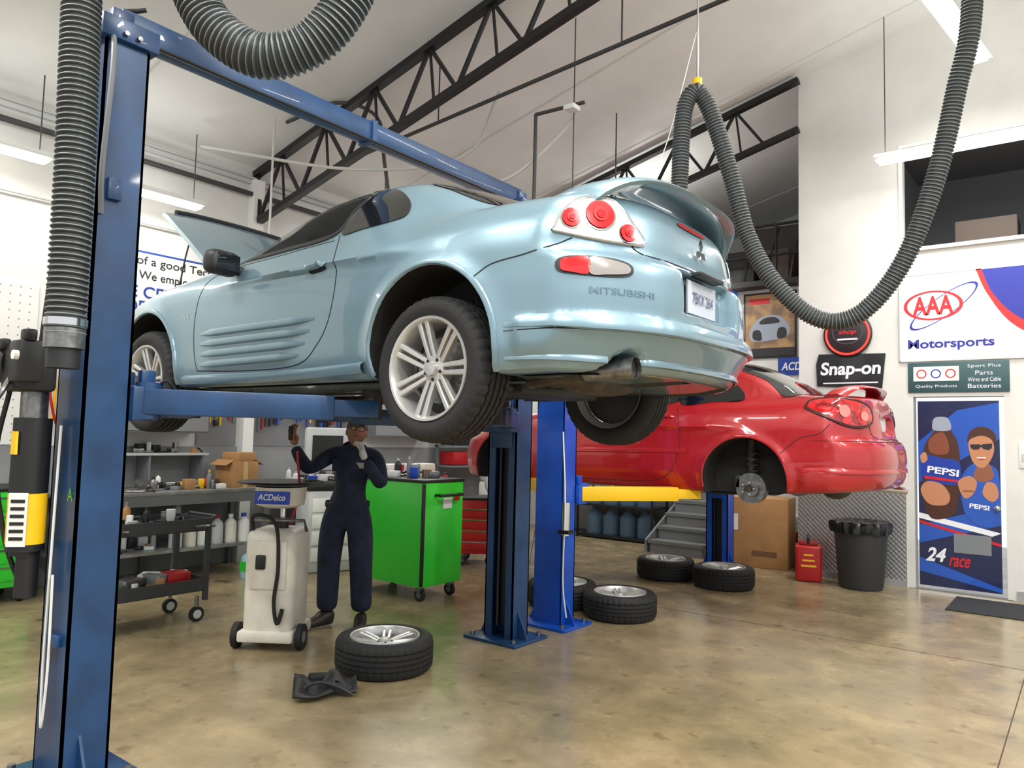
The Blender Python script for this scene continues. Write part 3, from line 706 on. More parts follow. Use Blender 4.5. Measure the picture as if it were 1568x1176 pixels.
for s in(-1,1):
    b.tube([(0,s*.64,.2),(-.25,s*.5,.17),(-.45,s*.45,.17)],.025,dark); b.tube([(.02,s*.62,.18),(.08,s*.25,.16)],.02,dark); b.cyl((0,s*.6,.2),(0,s*.52,.62),.03,black)
    b.tube([(.06*math.cos(t),s*.6+.06*math.sin(t),.26+t*.008) for t in np.arange(0,36,.5)],.008,dark,n=6,sub=1)
    b.tube([(-2.48,s*.64,.2),(-2.4,s*.2,.16)],.03,dark); b.cyl((-2.48,s*.62,.2),(-2.46,s*.58,.66),.03,black)
b.box((-2.4,0,.16),(.5,.6,.09),dark,bev=.03); b.box((-2.65,0,.5),(.5,.6,.3),dark,bev=.04); b.box((-2.6,0,.68),(.4,.4,.08),gray,bev=.03)
b.box((-.7,0,.15),(.6,.5,.05),dark,bev=.02)
b.cyl((-2.48,.66,.225),(-2.48,.69,.225),.14,steel,n=36); b.cyl((-2.48,.69,.225),(-2.48,.74,.225),.07,steel,n=28); b.box((-2.62,.68,.25),(.08,.1,.16),dark,bev=.02)
for s in(-1,1):
    mm=Matrix.Translation((-1.55,s*.93,.855))@Euler((0,0,s*-.15)).to_matrix().to_4x4()
    b.box((0,0,0),(.12,.2,.135),dark,bev=.045,seg=4,mx=mm); b.box((.058,0,0),(.006,.15,.09),M('mirror_glass',(40,46,50),.05,metal=.5),bev=.002,mx=mm)
    b.box((-1.55,s*.81,.83),(.07,.12,.045),dark,bev=.015)
hx=-.80
conform(b,bvh,[(hx-.06,-.95,.748),(hx+.06,-.95,.756),(hx+.06,-.95,.735),(hx-.05,-.95,.728)],L_,seamm,off=.002,rings=3)
molding(b,bvh,[(hx-.085,-.95,.757),(hx,-.95,.762),(hx+.08,-.95,.767)],L_,bp_,.036,.026,taper=True)
ctext(b,bvh,'V6',.06,.025,chrome,(-2.03,-.9,.60),(1,0,0),(0,1,0))
for s in(-1,1):
    b.box((-.75,s*.36,.98),(.12,.44,.5),dark,rot=(0,.25,0),bev=.05); b.box((-.66,s*.36,1.12),(.09,.24,.12),dark,rot=(0,.2,0),bev=.035)
b.box((-1.62,0,.92),(.2,1.2,.06),dark,bev=.03)
mt=frame((-1.38,-.36,.96),(0,1,0),(.4,0,.9)); b.lathe([(.175+.014*math.cos(t),.014*math.sin(t)) for t in np.linspace(0,2*pi,9)],dark,mt,n=28)
# spoiler
vs=[];fs=[];N=40
prof=[(-.16,-.004),(-.11,.012),(-.03,.020),(.05,.018),(.09,.010),(.105,-.002),(.09,-.014),(.03,-.018),(-.06,-.016),(-.13,-.012)]
K=len(prof)
for i in range(N+1):
    t=-1+2*i/N; at=abs(t)
    y=.655*math.copysign(1-(1-at)**1.10,t) if at>0 else 0
    zc=1.015-.105*at**6-.010*at**2; xc=.81-.18*at**2.6; ch=1+.25*at**4; th=1+1.3*at**5
    for (px_,pz_) in prof: vs.append((xc+px_*ch-.05*at**6,y,zc+pz_*th))
for i in range(N):
    for k in range(K): fs.append((i*K+k,i*K+(k+1)%K,(i+1)*K+(k+1)%K,(i+1)*K+k))
fs+=[tuple(range(K)),tuple(range(N*K,N*K+K))]
b.mesh(vs,fs,bp_)
b.finish('trim_and_lamps',parent=car,ang=40)
# hood (open)
b=B(); vs=[];fs=[];NX,NY=16,20
ho=Vector((-1.98,0,.93)); th=math.radians(40)
for lay in(0,1):
    for i in range(NX+1):
        u=i/NX
        for j in range(NY+1):
            v=-1+2*j/NY; x=-1.98-1.2*u+.10*u*abs(v)**3; hw=.70-.14*u**1.5; y=v*hw
            z=float(T(x))-.05*(abs(y)/.85)**2.5-.03*lay
            dx,dz=x-ho.x,z-ho.z
            vs.append((ho.x+dx*math.cos(th)+dz*math.sin(th),y,ho.z+dz*math.cos(th)-dx*math.sin(th)))
o_=(NX+1)*(NY+1)
for lay in(0,1):
    for i in range(NX):
        for j in range(NY):
            a=lay*o_+i*(NY+1)+j; q=(a,a+1,a+NY+2,a+NY+1); fs.append(q if lay==0 else q[::-1])
for i in range(NX):
    for j in(0,NY):
        a=i*(NY+1)+j; fs.append((a,a+NY+1,a+NY+1+o_,a+o_))
for j in range(NY):
    for i in(0,NX):
        a=i*(NY+1)+j; fs.append((a,a+1,a+1+o_,a+o_))
b.mesh(vs,fs,bp_)
tp=[vs[NX*(NY+1)+j] for j in range(2,NY-1)]
b.tube([Vector(p)+Vector((0,0,.012)) for p in tp],.016,dark,sub=2)
b.tube([(-2.85,-.5,.72),(-2.83,-.46,1.1),(-2.80,-.42,1.36)],.006,dark,n=6)
b.finish('open_hood',parent=car)
for x,s,zz in((0,-1,.215),(0,1,.215),(-2.48,-1,.225)):
    wheel('road_wheel',(x,s*.765,zz),(0,0.3+s,0 if s<0 else pi),car)

# ---- red car
rp=paint('car_paint_red',(168,14,22),.15)
c2=dict(
 T=[(-3.6,.6),(-3.4,.7),(-3.0,.8),(-2.5,.9),(-2.0,.97),(-1.6,.99),(-.5,1.0),(0,1.03),(.4,1.06),(.7,1.06),(.95,1.03)],
 P=[(-3.5,.64),(-3.3,.72),(-3.0,.80),(-2.55,.85),(-2,.85),(-1,.85),(0,.86),(.35,.85),(.7,.82),(1.0,.78)],
 ZP=[(.15,-.07),(.22,-.03),(.35,0),(.5,.004),(.58,-.006),(.75,-.01),(.88,-.035),(.97,-.08),(1.06,-.15)],
 XR=[(.15,.92),(.24,.98),(.35,1.03),(.5,1.045),(.6,1.035),(.66,1.01),(.69,.96),(.8,.945),(.95,.92),(1.05,.88)],
 XF=[(.15,-3.33),(.25,-3.43),(.45,-3.46),(.6,-3.42),(.75,-3.2)],
 B=[(-3.5,.2),(0,.2),(.5,.24),(1.0,.28)],ledge=.42,
 TR=[(-2.05,.88),(-1.8,1.0),(-1.5,1.15),(-1.2,1.29),(-1.0,1.35),(-.75,1.39),(-.5,1.4),(-.3,1.39),(-.1,1.35),(.1,1.26),(.3,1.15),(.5,1.02)],
 GP=[(-2,.68),(-1.6,.75),(-1,.78),(-.3,.78),(0,.75),(.3,.66),(.6,.55)],
 arches=[(0,.32,.36),(-2.6,.32,.36)],rc=.32,plate=(.24,.72,.88),bay=False,tunnel=[])
car2=empty('coupe_car',(-2.32,7.05,.91))
bvh,T,F=build_body(c2,rp,car2,h=.026)
b=B()
conform(b,bvh,[(x,-.9,z) for x,z in [(-1.7,.96),(-1.4,1.12),(-1.1,1.23),(-.7,1.27),(-.68,1.1),(-.72,.97)]],L_,tint,off=.005)
conform(b,bvh,[(x,-.9,z) for x,z in [(-.6,1.27),(-.35,1.24),(-.12,1.13),(-.05,1.0),(-.3,.985),(-.62,.975)]],L_,tint,off=.005)
conform(b,bvh,[(-.2,-.5,1.7),(-.22,0,1.7),(-.2,.5,1.7),(.1,.56,1.7),(.34,.58,1.7),(.42,0,1.7),(.34,-.58,1.7),(.1,-.56,1.7)],(0,0,-1),tint,off=.004,rings=12)
seamline([(-1.75,-.9,.93),(-1.85,-.9,.8),(-1.87,-.9,.5),(-1.84,-.9,.28),(-1.2,-.9,.26),(-.75,-.9,.3),(-.6,-.9,.5),(-.58,-.9,.75),(-.64,-.9,.96)])
seamline([(.3,-.9,.55),(.45,-.9,.68),(.6,-.9,.72),(.68,-.9,.8)])
lensr2=M('lens_bright_red',(215,30,36),.12,coat=1,noise=(18,(130,8,14),.42,.58))
for s in(-1,1):
    dl=(-.6,-s*.8,0)
    tl=[(.54,s*.85,.93),(.60,s*.83,.99),(.74,s*.75,1.01),(.86,s*.60,.99),(.92,s*.47,.94),(.93,s*.47,.83),(.87,s*.60,.78),(.77,s*.74,.80),(.64,s*.82,.87)]
    conform(b,bvh,tl,dl,lensr2,off=.010,rings=6)
    molding(b,bvh,[Vector(q) for q in tl]+[Vector(tl[0])],dl,M('lamp_edge',(60,6,10),.3),.03,.014,step=.02)
    e1=Vector((dl[1],-dl[0],0)).normalized()
    for (cx,cy,cz,r) in((.76,.70,.905,.048),(.87,.54,.87,.04)):
        conform(b,bvh,[Vector((cx,s*cy,cz))+e1*(r*math.cos(t))+Vector((0,0,r*math.sin(t))) for t in np.linspace(0,2*pi,16,endpoint=False)],dl,M('lens_pink',(236,130,120),.1,coat=1),off=.016,rings=3,sub=3)
seamline([(1.1,-.52,.98),(1.1,-.48,.85),(1.1,-.42,.70),(1.1,0,.69),(1.1,.42,.70),(1.1,.48,.85),(1.1,.52,.98)],R_,w=.012)
wrap(b,bvh,.43,rp,.05,.012,.40)
wrap(b,bvh,.665,seamm,.010,.002,.52,prof=SYM)
for (cx,cz,r) in c2['arches']:
    molding(b,bvh,[(cx+(r+.012)*math.cos(t),-.95,cz+(r+.012)*math.sin(t)) for t in np.linspace(-.2,pi+.2,24)],L_,rp,.03,.008)
molding(b,bvh,[(-2.1,-.95,.52),(-1.2,-.95,.54),(-.5,-.95,.55)],L_,rp,.05,.01)
molding(b,bvh,[(-.80,-.95,.85),(-.72,-.95,.853),(-.64,-.95,.85)],L_,rp,.034,.024,taper=True)
ctext(b,bvh,'coupe',.13,.03,chrome,(1.1,-.3,.92),(0,1,0),R_)
vs=[];fs=[];prof=[(-.09,-.008),(-.05,.014),(.03,.018),(.08,.008),(.09,-.004),(.05,-.016),(-.03,-.016)];K=len(prof);N=30
for i in range(N+1):
    t=-1+2*i/N; at=abs(t)
    for (px_,pz_) in prof: vs.append((.80-.14*at**3+px_,.66*t,1.125-.09*at**6-.02*at**2+pz_*(1+at**4)))
for i in range(N):
    for k in range(K): fs.append((i*K+k,i*K+(k+1)%K,(i+1)*K+(k+1)%K,(i+1)*K+k))
fs+=[tuple(range(K)),tuple(range(N*K,N*K+K))]
b.mesh(vs,fs,rp)
b.box((.89,0,.80),(.008,.3,.14),lab,bev=.003)
for x,s in((0,-1),(0,1),(-2.6,-1),(-2.6,1)):
    b.cyl((x,s*.6,.25),(x,s*.68,.25),.13,steel,n=32); b.cyl((x,s*.68,.25),(x,s*.72,.25),.075,steel,n=28); b.cyl((x,s*.72,.25),(x,s*.76,.25),.03,rust)
    for k in range(5):
        a=2*pi*k/5; b.cyl((x+.052*math.cos(a),s*.71,.25+.052*math.sin(a)),(x+.052*math.cos(a),s*.755,.25+.052*math.sin(a)),.007,chrome,n=6)
    b.tube([(x,s*.6,.25),(x-.2,s*.45,.2),(x-.45,s*.4,.19)],.03,dark); b.cyl((x-.03,s*.6,.25),(x-.03,s*.58,.66),.035,rust); b.box((x-.12,s*.64,.3),(.06,.08,.12),dark,bev=.01)
b.tube([(0,-.6,.25),(0,0,.19),(0,.6,.25)],.035,dark); b.ball((.5,.1,.24),.11,rust,sc=(1,2.4,.8)); b.cyl((.55,.45,.26),(1.0,.5,.24),.03,chrome)
for s in(-1,1): b.tube([(.05*math.cos(t),s*.62+.05*math.sin(t),.30+t*.008) for t in np.arange(0,36,.5)],.008,dark,n=6,sub=1)
b.finish('trim_and_lamps',parent=car2,ang=40)

# ------------------------------------------------------------ loose wheels
for (x,y,r,t) in((-3.75,3.54,.3,0),(-3.32,5.92,1.1,0),(-3.95,5.95,.5,0),(-3.87,7.94,2.,0),(-3.17,7.9,.8,0)):
    wheel('car_wheel',(x,y,.1115),(-pi/2,0,r))
b=B()
vs=[];fs=[]
for i in range(13):
    for j in range(9):
        u,v=i/12-.5,j/8-.5
        vs.append((u*.36,v*.30*(1-.3*u)+.03*math.sin(u*7),.035+.06*math.exp(-(v*3)**2)*(1+.4*math.sin(u*14))+.03*math.sin(u*9)*(.5+v)))
for i in range(12):
    for j in range(8):
        if (i in(3,4) and j in(6,7)) or (i in(8,9) and j in(0,1)): continue
        a=i*9+j; fs.append((a,a+1,a+10,a+9))
b.mesh(vs,fs,dark); b.box((.0,.05,.07),(.2,.06,.06),dark,rot=(.1,.1,.3),bev=.015); b.box((.08,-.08,.05),(.16,.05,.05),dark,rot=(0,.2,-.2),bev=.015)
b.tube([(-.16,-.1,.03),(-.05,-.12,.1),(.08,-.1,.06),(.16,-.12,.02)],.012,dark)
o=b.finish('splash_shield',(-3.66,2.98,0),.9,weld=False); md=o.modifiers.new('s','SOLIDIFY'); md.thickness=.012

# ------------------------------------------------------------ oil drain
tankm=M('tank_white',(222,218,205),.45,noise=(7,(206,200,186),.3,.55))
b=B()
b.box((0,0,.47),(.36,.40,.74),tankm,bev=.06,seg=4); b.box((0,0,.10),(.4,.46,.08),tankm,bev=.02)
b.box((0,-.205,.60),(.26,.02,.34),tankm,bev=.008)
for s in(-1,1):
    b.cyl((s*.25,-.12,.09),(s*.21,-.12,.09),.09,rubber,n=28); b.cyl((s*.252,-.12,.09),(s*.205,-.12,.09),.04,gray,n=16); b.cyl((s*.17,.2,.05),(s*.14,.2,.05),.05,rubber)
b.cyl((.02,0,.8),(.02,0,1.03),.022,chrome); b.cyl((.02,0,.82),(.02,0,.9),.045,black)
DZ=Matrix.Translation((0,0,-.11))
b.lathe([(.001,1.10),(.12,1.10),(.17,1.12),(.185,1.25),(.18,1.25),(.16,1.13),(.001,1.12)],tankm,DZ,n=36)
b.lathe([(.02,1.255),(.16,1.255),(.30,1.275),(.31,1.28),(.3,1.29),(.16,1.27),(.02,1.27)],black,DZ,n=40)
b.box((0,-.183,1.07),(.25,.02,.09),blue,bev=.004); b.text('ACDelco',.2,.045,white,frame((0,-.196,1.075),(1,0,0),(0,0,1)),shear=.2,bold=.02)
b.tube([(-.14,-.15,.84),(-.1,-.25,.95),(.05,-.24,.9),(.08,-.23,.6),(.06,-.23,.35),(.09,-.23,.2),(.12,-.22,.3)],.014,rubber)
b.box((-.05,-.22,.62),(.07,.03,.1),black,bev=.01)
b.tube([(-.2,.0,.82),(-.2,-.06,.9),(.2,-.06,.9),(.2,0,.82)],.014,steel,smooth=False)
b.tube([(.06,.05,.85),(.1,.1,1.1),(.08,.08,1.4)],.01,red)
b.finish('oil_drain_tank',(-4.76,3.40,0),.62)

def cabinet(b,w,d,h,mat,z0=.14):
    b.box((0,0,z0+(h-z0)/2),(w,d,h-z0),mat,bev=.008)
    b.box((0,0,h+.012),(w+.02,d+.02,.03),black,bev=.006)
    for s in(-1,1):
        for t in(-1,1):
            b.cyl((s*(w/2-.08),t*(d/2-.07)-.015,.06),(s*(w/2-.08),t*(d/2-.07)+.015,.06),.06,rubber); b.box((s*(w/2-.08),t*(d/2-.07),.12),(.06,.06,.05),steel)
            b.cyl((s*(w/2-.08),t*(d/2-.07)-.018,.06),(s*(w/2-.08),t*(d/2-.07)+.018,.06),.03,steel)
b=B(); cabinet(b,.95,.55,1.1,green)
b.box((.472,-.272,.62),(.03,.03,.94),black,bev=.008)
for k in range(6): b.box((0,.28,.25+.13*k),(.86,.012,.11),green,bev=.004); b.box((0,.29,.29+.13*k),(.8,.02,.015),chrome)
b.tube([(.48,-.12,.98),(.54,-.12,.98),(.54,.2,.98),(.48,.2,.98)],.014,black,smooth=False)
b.box((.478,.05,.90),(.006,.12,.1),lab); b.box((.478,.18,.94),(.004,.08,.04),red)
o=b.finish('tool_cabinet',(-5.38,5.33,0),0)
def bottle(b,x,y,z,r,h,m,cap):
    mx=Matrix.Translation((x,y,z)); b.lathe([(.001,0),(r,.0),(r*1.02,h*.05),(r,h*.65),(r*.85,h*.75),(r*.35,h*.86),(r*.35,h*.9)],m,mx,n=18); b.lathe([(r*.42,h*.88),(r*.42,h),(.001,h)],cap,mx,n=12)
cols=[red,blue,white,yellow,black,gray,lgray,black,steel,card,dark,lgray,white,steel,dark,gray]
def clutter(b,x0,x1,y0,y1,z,n,smax_=.12):
    for k in range(n):
        x=random.uniform(x0,x1);y=random.uniform(y0,y1);m=random.choice(cols);t=random.random()
        if t<.08: bottle(b,x,y,z,random.uniform(.022,.042),random.uniform(.12,.24),m,random.choice(cols))
        elif t<.58: s=random.uniform(.03,smax_); hh=random.uniform(.02,.12); b.box((x,y,z+hh/2),(s,random.uniform(.04,smax_),hh),m,rot=(0,0,random.uniform(0,3)),bev=.006)
        elif t<.68:
            r=random.uniform(.02,.05); b.cyl((x,y,z),(x,y,z+random.uniform(.03,.1)),r,m)
        elif t<.84:
            a=random.uniform(0,3); b.tube([(x,y,z+.01),(x+.08*math.cos(a),y+.08*math.sin(a),z+.05),(x+.16*math.cos(a),y+.1*math.sin(a),z+.01)],.009,black,n=6)
        else: a=random.uniform(0,3); b.cyl((x,y,z+.012),(x+.18*math.cos(a),y+.18*math.sin(a),z+.012),.011,steel,n=8)
b=B(); clutter(b,-5.7,-5.05,5.15,5.5,1.127,20); b.finish('cabinet_top_tools')
b=B(); cabinet(b,.5,.5,.78,red)
for k in range(4): b.box((0,-.255,.24+.13*k),(.44,.01,.11),red,bev=.004); b.box((0,-.262,.28+.13*k),(.4,.015,.012),chrome)
b.finish('roll_cabinet',(-6.0,7.15,0),.6)
b=B()
b.cyl((0,0,.72),(0,0,.77),.17,blue,n=32); b.cyl((0,0,.70),(0,0,.725),.175,chrome,n=32)
for k in range(4):
    a=pi/4+k*pi/2; b.cyl((.12*math.cos(a),.12*math.sin(a),.71),(.22*math.cos(a),.22*math.sin(a),0),.012,chrome)
b.lathe([(.19+.008*math.cos(t),.25+.008*math.sin(t)) for t in np.linspace(0,2*pi,7)],chrome,Matrix.Identity(4),n=28)
b.finish('shop_stool',(-5.5,7.95,0))

# ------------------------------------------------------------ left wall furniture
benchg=M('bench_gray',(96,98,100),.5); topm=M('bench_top',(150,150,148),.35,metal=.3,noise=(8,(110,110,108),.3,.7))
def workbench(y0,y1,h=.92,x1=-7.3):
    b=B(); b.bx(XL+.03,x1,y0,y1,h-.04,h,topm,bev=.004); b.bx(x1-.03,x1-.005,y0+.03,y1-.03,h-.14,h-.04,benchg)
    b.bx(XL+.05,x1-.05,y0+.03,y1-.03,.3,.33,topm); b.bx(XL+.04,XL+.06,y0+.03,y1-.03,.33,h-.04,benchg)
    yy=y0+.05
    while yy<y1: b.bx(x1-.08,x1-.03,yy-.025,yy+.025,0,h-.04,benchg); b.bx(XL+.05,XL+.1,yy-.025,yy+.025,0,h-.04,benchg); yy+=(y1-y0-.1)/2
    return b
b=workbench(2.95,5.1); b.finish('workbench')
b=workbench(5.6,8.2); b.finish('workbench')
b=B(); clutter(b,-7.74,-7.38,3.0,4.6,.92,60); clutter(b,-7.95,-7.4,5.7,8.1,.92,80,.2); b.finish('bench_top_supplies')
b=B()
for k,y in enumerate((4.1,4.25,4.4,4.56,4.72,4.88)): bottle(b,-7.5,y,.33,.065,.3,[lgray,tankm,white][k%3],[red,white,blue][k%3])
clutter(b,-7.9,-7.4,3.1,4.0,.33,22); b.finish('fluid_jugs')
b=B(); bottle(b,0,0,0,.09,.3,M('jug_blue',(150,190,205),.3),white); b.box((0,-.085,.12),(.1,.01,.1),green); b.finish('coolant_jug',(-7.1,4.72,0))
b=B(); b.bx(XL+.01,XL+.3,3.3,4.6,1.26,1.285,lgray)
for y in(3.35,3.95,4.55): b.bx(XL+.01,XL+.28,y-.01,y+.01,1.0,1.26,gray)
clutter(b,XL+.08,XL+.26,3.4,4.5,1.285,20); b.finish('wall_shelf')
b=B(); b.box((0,0,.14),(.3,.34,.28),card,bev=.004); b.box((0,.02,.33),(.24,.26,.1),card,rot=(0,0,.2),bev=.004); b.box((.152,0,.14),(.002,.06,.28),tapem)
for q in(-1,1): b.box((.0,q*.2,.27),(.28,.12,.004),card,rot=(-q*.5,0,0))
b.finish('cardboard_box',(-7.6,4.83,.92),.1)
for (y0,y1) in((3.45,4.55),(7.0,8.2)):
    b=B(); b.bx(XL,XL+.35,y0,y1,1.50,2.2,gray,bev=.006)
    n=2
    for k in range(n):
        w_=(y1-y0)/n; b.bx(XL+.35,XL+.365,y0+k*w_+.01,y0+(k+1)*w_-.01,1.52,2.18,M('cab_door',(148,151,154),.4),bev=.003); yy=y0+w_+(-.05 if k==0 else .05); b.bx(XL+.365,XL+.385,yy-.008,yy+.008,1.62,1.82,black)
    b.finish('wall_cabinet')
pegm=M('pegboard',(222,222,218),.6)
b=B(); b.bx(XL,XL+.02,.6,2.9,1.36,2.9,pegm)
hole=M('peg_hole',(110,110,110),.8)
for i in range(26):
    for j in range(20): b.box((XL+.021,.7+i*.085,1.4+j*.077),(.002,.010,.010),hole)
b.finish('pegboard_white')
b=B(); b.bx(XL,XL+.02,5.3,6.9,1.36,2.3,gray); b.bx(XL,XL+.02,4.6,5.1,1.36,2.2,gray)
for k in range(40):
    y=4.65+k*.056
    if 5.08<y<5.32: continue
    L=random.uniform(.12,.4); m=random.choice([steel,black,red,yellow,steel,black,blue,dark]); b.cyl((XL+.045,y,2.15-random.uniform(0,.2)),(XL+.045,y+random.uniform(-.02,.02),2.05-L-.15),random.uniform(.008,.018),m,n=8)
    if k%2: b.box((XL+.045,y,2.12-random.uniform(0,.5)),(.03,.05,.07),random.choice([steel,black,red,dark]),bev=.008)
for q,(y,m) in enumerate(((3.2,red),(3.05,red),(3.36,black),(2.98,yellow))):
    b.tube([(XL+.1,y,2.3-.05*q),(XL+.15,y-.05,1.9),(XL+.12,y+.05,1.55),(XL+.12,y+.08,1.85),(XL+.1,y+.06,2.25)],.013,m)
b.finish('hanging_tools')
b=B(); mx=frame((XL+.02,4.15,3.06),(0,1,0),(0,0,1)); b.box((0,0,0),(2.1,.8,.012),white,mx=mx)
tb=M('banner_blue',(20,60,150),.5); tk=M('banner_black',(35,35,38),.5)
b.box((0,.385,.008),(2.1,.02,.004),tb,mx=mx); b.box((0,-.385,.008),(2.1,.02,.004),tb,mx=mx)
b.text('The sign of a good Technician',1.75,.12,tk,mx,bold=.01,cy=.28,z=.01); b.text('We employ',.62,.12,tk,mx,bold=.01,cy=.12,z=.01)
b.text('ASE CERTIFIED',1.25,.13,tb,mx,cy=-.05,z=.01,bold=.015); b.text('PROFESSIONALS',1.25,.13,tb,mx,cy=-.21,z=.01,bold=.015); b.text('in this shop',.5,.06,tk,mx,cy=-.32,z=.01)
b.finish('wall_banner')
b=B(); cabinet(b,.6,.95,.97,green)
for k in range(5): b.box((.305,0,.26+.15*k),(.012,.88,.125),green,bev=.004); b.box((.315,0,.315+.15*k),(.014,.84,.014),chrome)
b.finish('tool_cabinet',(-7.75,2.3,0))
cartm=M('cart_dark',(52,54,58),.45)
b=B()
for z in(.26,.74):
    b.box((0,0,z),(.5,.85,.03),cartm,bev=.006)
    for s in(-1,1): b.box((s*.245,0,z+.04),(.012,.85,.09),cartm); b.box((0,s*.42,z+.04),(.5,.012,.09),cartm)
for s in(-1,1):
    for t in(-1,1):
        b.box((s*.24,t*.41,.48),(.035,.035,.62),cartm); b.cyl((s*.21-.015,t*.36,.06),(s*.21+.015,t*.36,.06),.06,rubber); b.cyl((s*.21-.018,t*.36,.06),(s*.21+.018,t*.36,.06),.035,lgray); b.cyl((s*.21,t*.36,.1),(s*.21,t*.36,.2),.015,steel)
b.tube([(-.2,.43,.8),(-.2,.5,.83),(.2,.5,.83),(.2,.43,.8)],.014,cartm,smooth=False)
clutter(b,-.2,.2,-.38,.38,.757,40); clutter(b,-.2,.2,-.38,.38,.277,24,.2)
b.box((.05,.25,.33),(.16,.2,.13),red,bev=.02); b.box((-.05,-.1,.31),(.12,.4,.06),green,rot=(.1,0,.2),bev=.01)
b.finish('tool_cart',(-5.97,3.0,0))
b=B(); b.box((0,0,.45),(.6,.5,.9),lgray,bev=.03); b.box((0,0,.95),(.64,.54,.1),dark,bev=.03); b.box((0,.15,1.35),(.5,.1,.5),lgray,bev=.03); b.box((0,.09,1.36),(.36,.01,.3),black)
for k in range(4): b.box((.0,-.255,.2+.18*k),(.5,.012,.15),white,bev=.004); b.box((0,-.265,.25+.18*k),(.2,.015,.015),black)
clutter(b,-.25,.25,-.2,.05,1.0,10); b.finish('diagnostic_machine',(-6.95,5.6,0),1.2)
b=B(); b.box((0,0,.7),(.5,1.0,.5),lgray,bev=.02); b.box((0,0,.25),(.46,.9,.5),gray,bev=.02)
for k in range(3): b.box((.255,0,.58+.13*k),(.01,.94,.11),white,bev=.003); b.box((.265,0,.6+.13*k),(.012,.2,.012),black)
for k in range(3): b.box((-.1,-.3+.3*k,1.06),(.2,.24,.22),[white,lgray,tankm][k],bev=.02)
clutter(b,.02,.2,-.45,.45,.95,16,.12); b.finish('parts_drawers',(-6.9,6.9,0))
b=B()
for i in range(3):
    for j in range(5):
        b.box((0,-.9+j*.45,1.2+i*.3),(.3,.38,.2),[red,white,dark,lgray,blue,card][(i*2+j)%6],bev=.015)
    b.box((0,0,1.08+i*.3),(.4,2.3,.025),gray)
for s in(-1,0,1): b.box((-.17,s*1.13,.95),(.04,.04,1.9),gray)
b.finish('parts_shelf',(-7.75,9.55,0))
b=B(); b.box((0,0,.45),(.5,.45,.9),white,bev=.04); b.box((0,.1,1.1),(.5,.2,.4),lgray,bev=.04); b.cyl((0,-.2,.8),(0,-.42,.8),.03,steel); b.lathe([(.05,0),(.3,.0),(.33,.05),(.33,.12),(.3,.12),(.3,.05),(.05,.03)],lgray,frame((0,-.25,.95),(1,0,0),(0,0,1)),n=36)
b.finish('wheel_balancer',(-6.75,8.5,0),1.0)

# ------------------------------------------------------------ right side items
navyd=M('door_navy',(14,26,70),.35,coat=.3); dmid=M('door_blue',(28,82,178),.35,coat=.3); frm=M('door_frame',(118,120,122),.5)
b=B()
b.bx(dx0-.06,dx0,YB-.03,YB+.1,0,dz+.06,frm); b.bx(dx1,dx1+.06,YB-.03,YB+.1,0,dz+.06,frm); b.bx(dx0-.06,dx1+.06,YB-.03,YB+.1,dz,dz+.06,frm)
b.bx(dx0,dx1,YB+.0,YB+.045,.01,dz,frm)
mx=frame(((dx0+dx1)/2,YB-.001,1.05),(1,0,0),(0,0,1)); W=.76
b.box((0,0,0),(W,2.0,.006),navyd,mx=mx)
def flat(pts,m,zz): b.poly([(p[0],p[1],zz) for p in pts],m,mx)
def sm(pts,m,zz): flat([(q.x,q.y) for q in catmull([(p[0],p[1],0) for p in pts],6,closed=True)],m,zz)
flat([(-.38,.55),(.0,.9),(.38,.98),(.38,.6),(-.38,.1)],dmid,.0045)
flat([(-.38,-.35),(.38,-.1),(.38,-.3),(-.38,-.55)],dmid,.005); flat([(-.38,-.7),(.38,-.95),(.38,-.99),(-.38,-.85)],dmid,.005)
dred=M('door_red',(200,30,40),.4); skin2=M('print_skin',(190,130,95),.5); skin3=M('print_skin_shadow',(140,88,62),.5); pw=M('print_white',(230,232,238),.5); brown=M('print_brown',(70,36,24),.5); silver=M('print_silver',(150,158,172),.4)
flat([(-.38,-.28),(.3,-.42),(.38,-.38),(-.38,-.22)],pw,.0065); flat([(-.38,-.33),(.38,-.52),(.38,-.49),(-.38,-.30)],dred,.0068)
sm([(-.20,.80),(-.10,.80),(-.07,.70),(.0,.55),(.02,.30),(.0,.0),(-.05,-.22),(-.25,-.28),(-.33,-.1),(-.34,.2),(-.32,.5),(-.22,.68)],brown,.007)
sm([(-.21,.82),(-.10,.82),(-.06,.74),(-.08,.68),(-.22,.68),(-.24,.74)],silver,.0085)
sm([(-.27,.58),(-.14,.66),(-.08,.5),(-.12,.42),(-.26,.44)],M('print_cola',(130,70,48),.4),.008)
sm([(-.33,.40),(-.15,.38),(.01,.34),(.01,.12),(-.15,.10),(-.33,.16)],M('print_label',(24,60,160),.4),.009)
sm([(-.36,.02),(-.30,.12),(-.16,.10),(-.08,-.02),(-.12,-.12),(-.28,-.12)],skin2,.0092); sm([(-.36,.40),(-.31,.44),(-.29,.36),(-.34,.32)],skin2,.0092)
sm([(.06,-.2),(.02,.12),(.10,.30),(.22,.34),(.35,.28),(.375,.05),(.36,-.28),(.20,-.32)],dmid,.0095)
sm([(.14,.20),(.2,.34),(.28,.34),(.32,.2),(.22,.14)],skin3,.0098)
sm([(.115,.42),(.10,.55),(.15,.64),(.24,.66),(.31,.60),(.33,.48),(.29,.36),(.22,.29),(.15,.33)],skin2,.010)
sm([(.09,.56),(.11,.66),(.18,.72),(.28,.71),(.345,.64),(.335,.54),(.30,.60),(.22,.63),(.13,.60)],brown,.011)
flat([(.115,.535),(.205,.54),(.215,.525),(.225,.54),(.315,.55),(.31,.50),(.28,.48),(.235,.49),(.215,.515),(.19,.485),(.145,.48),(.12,.50)],tk,.012)
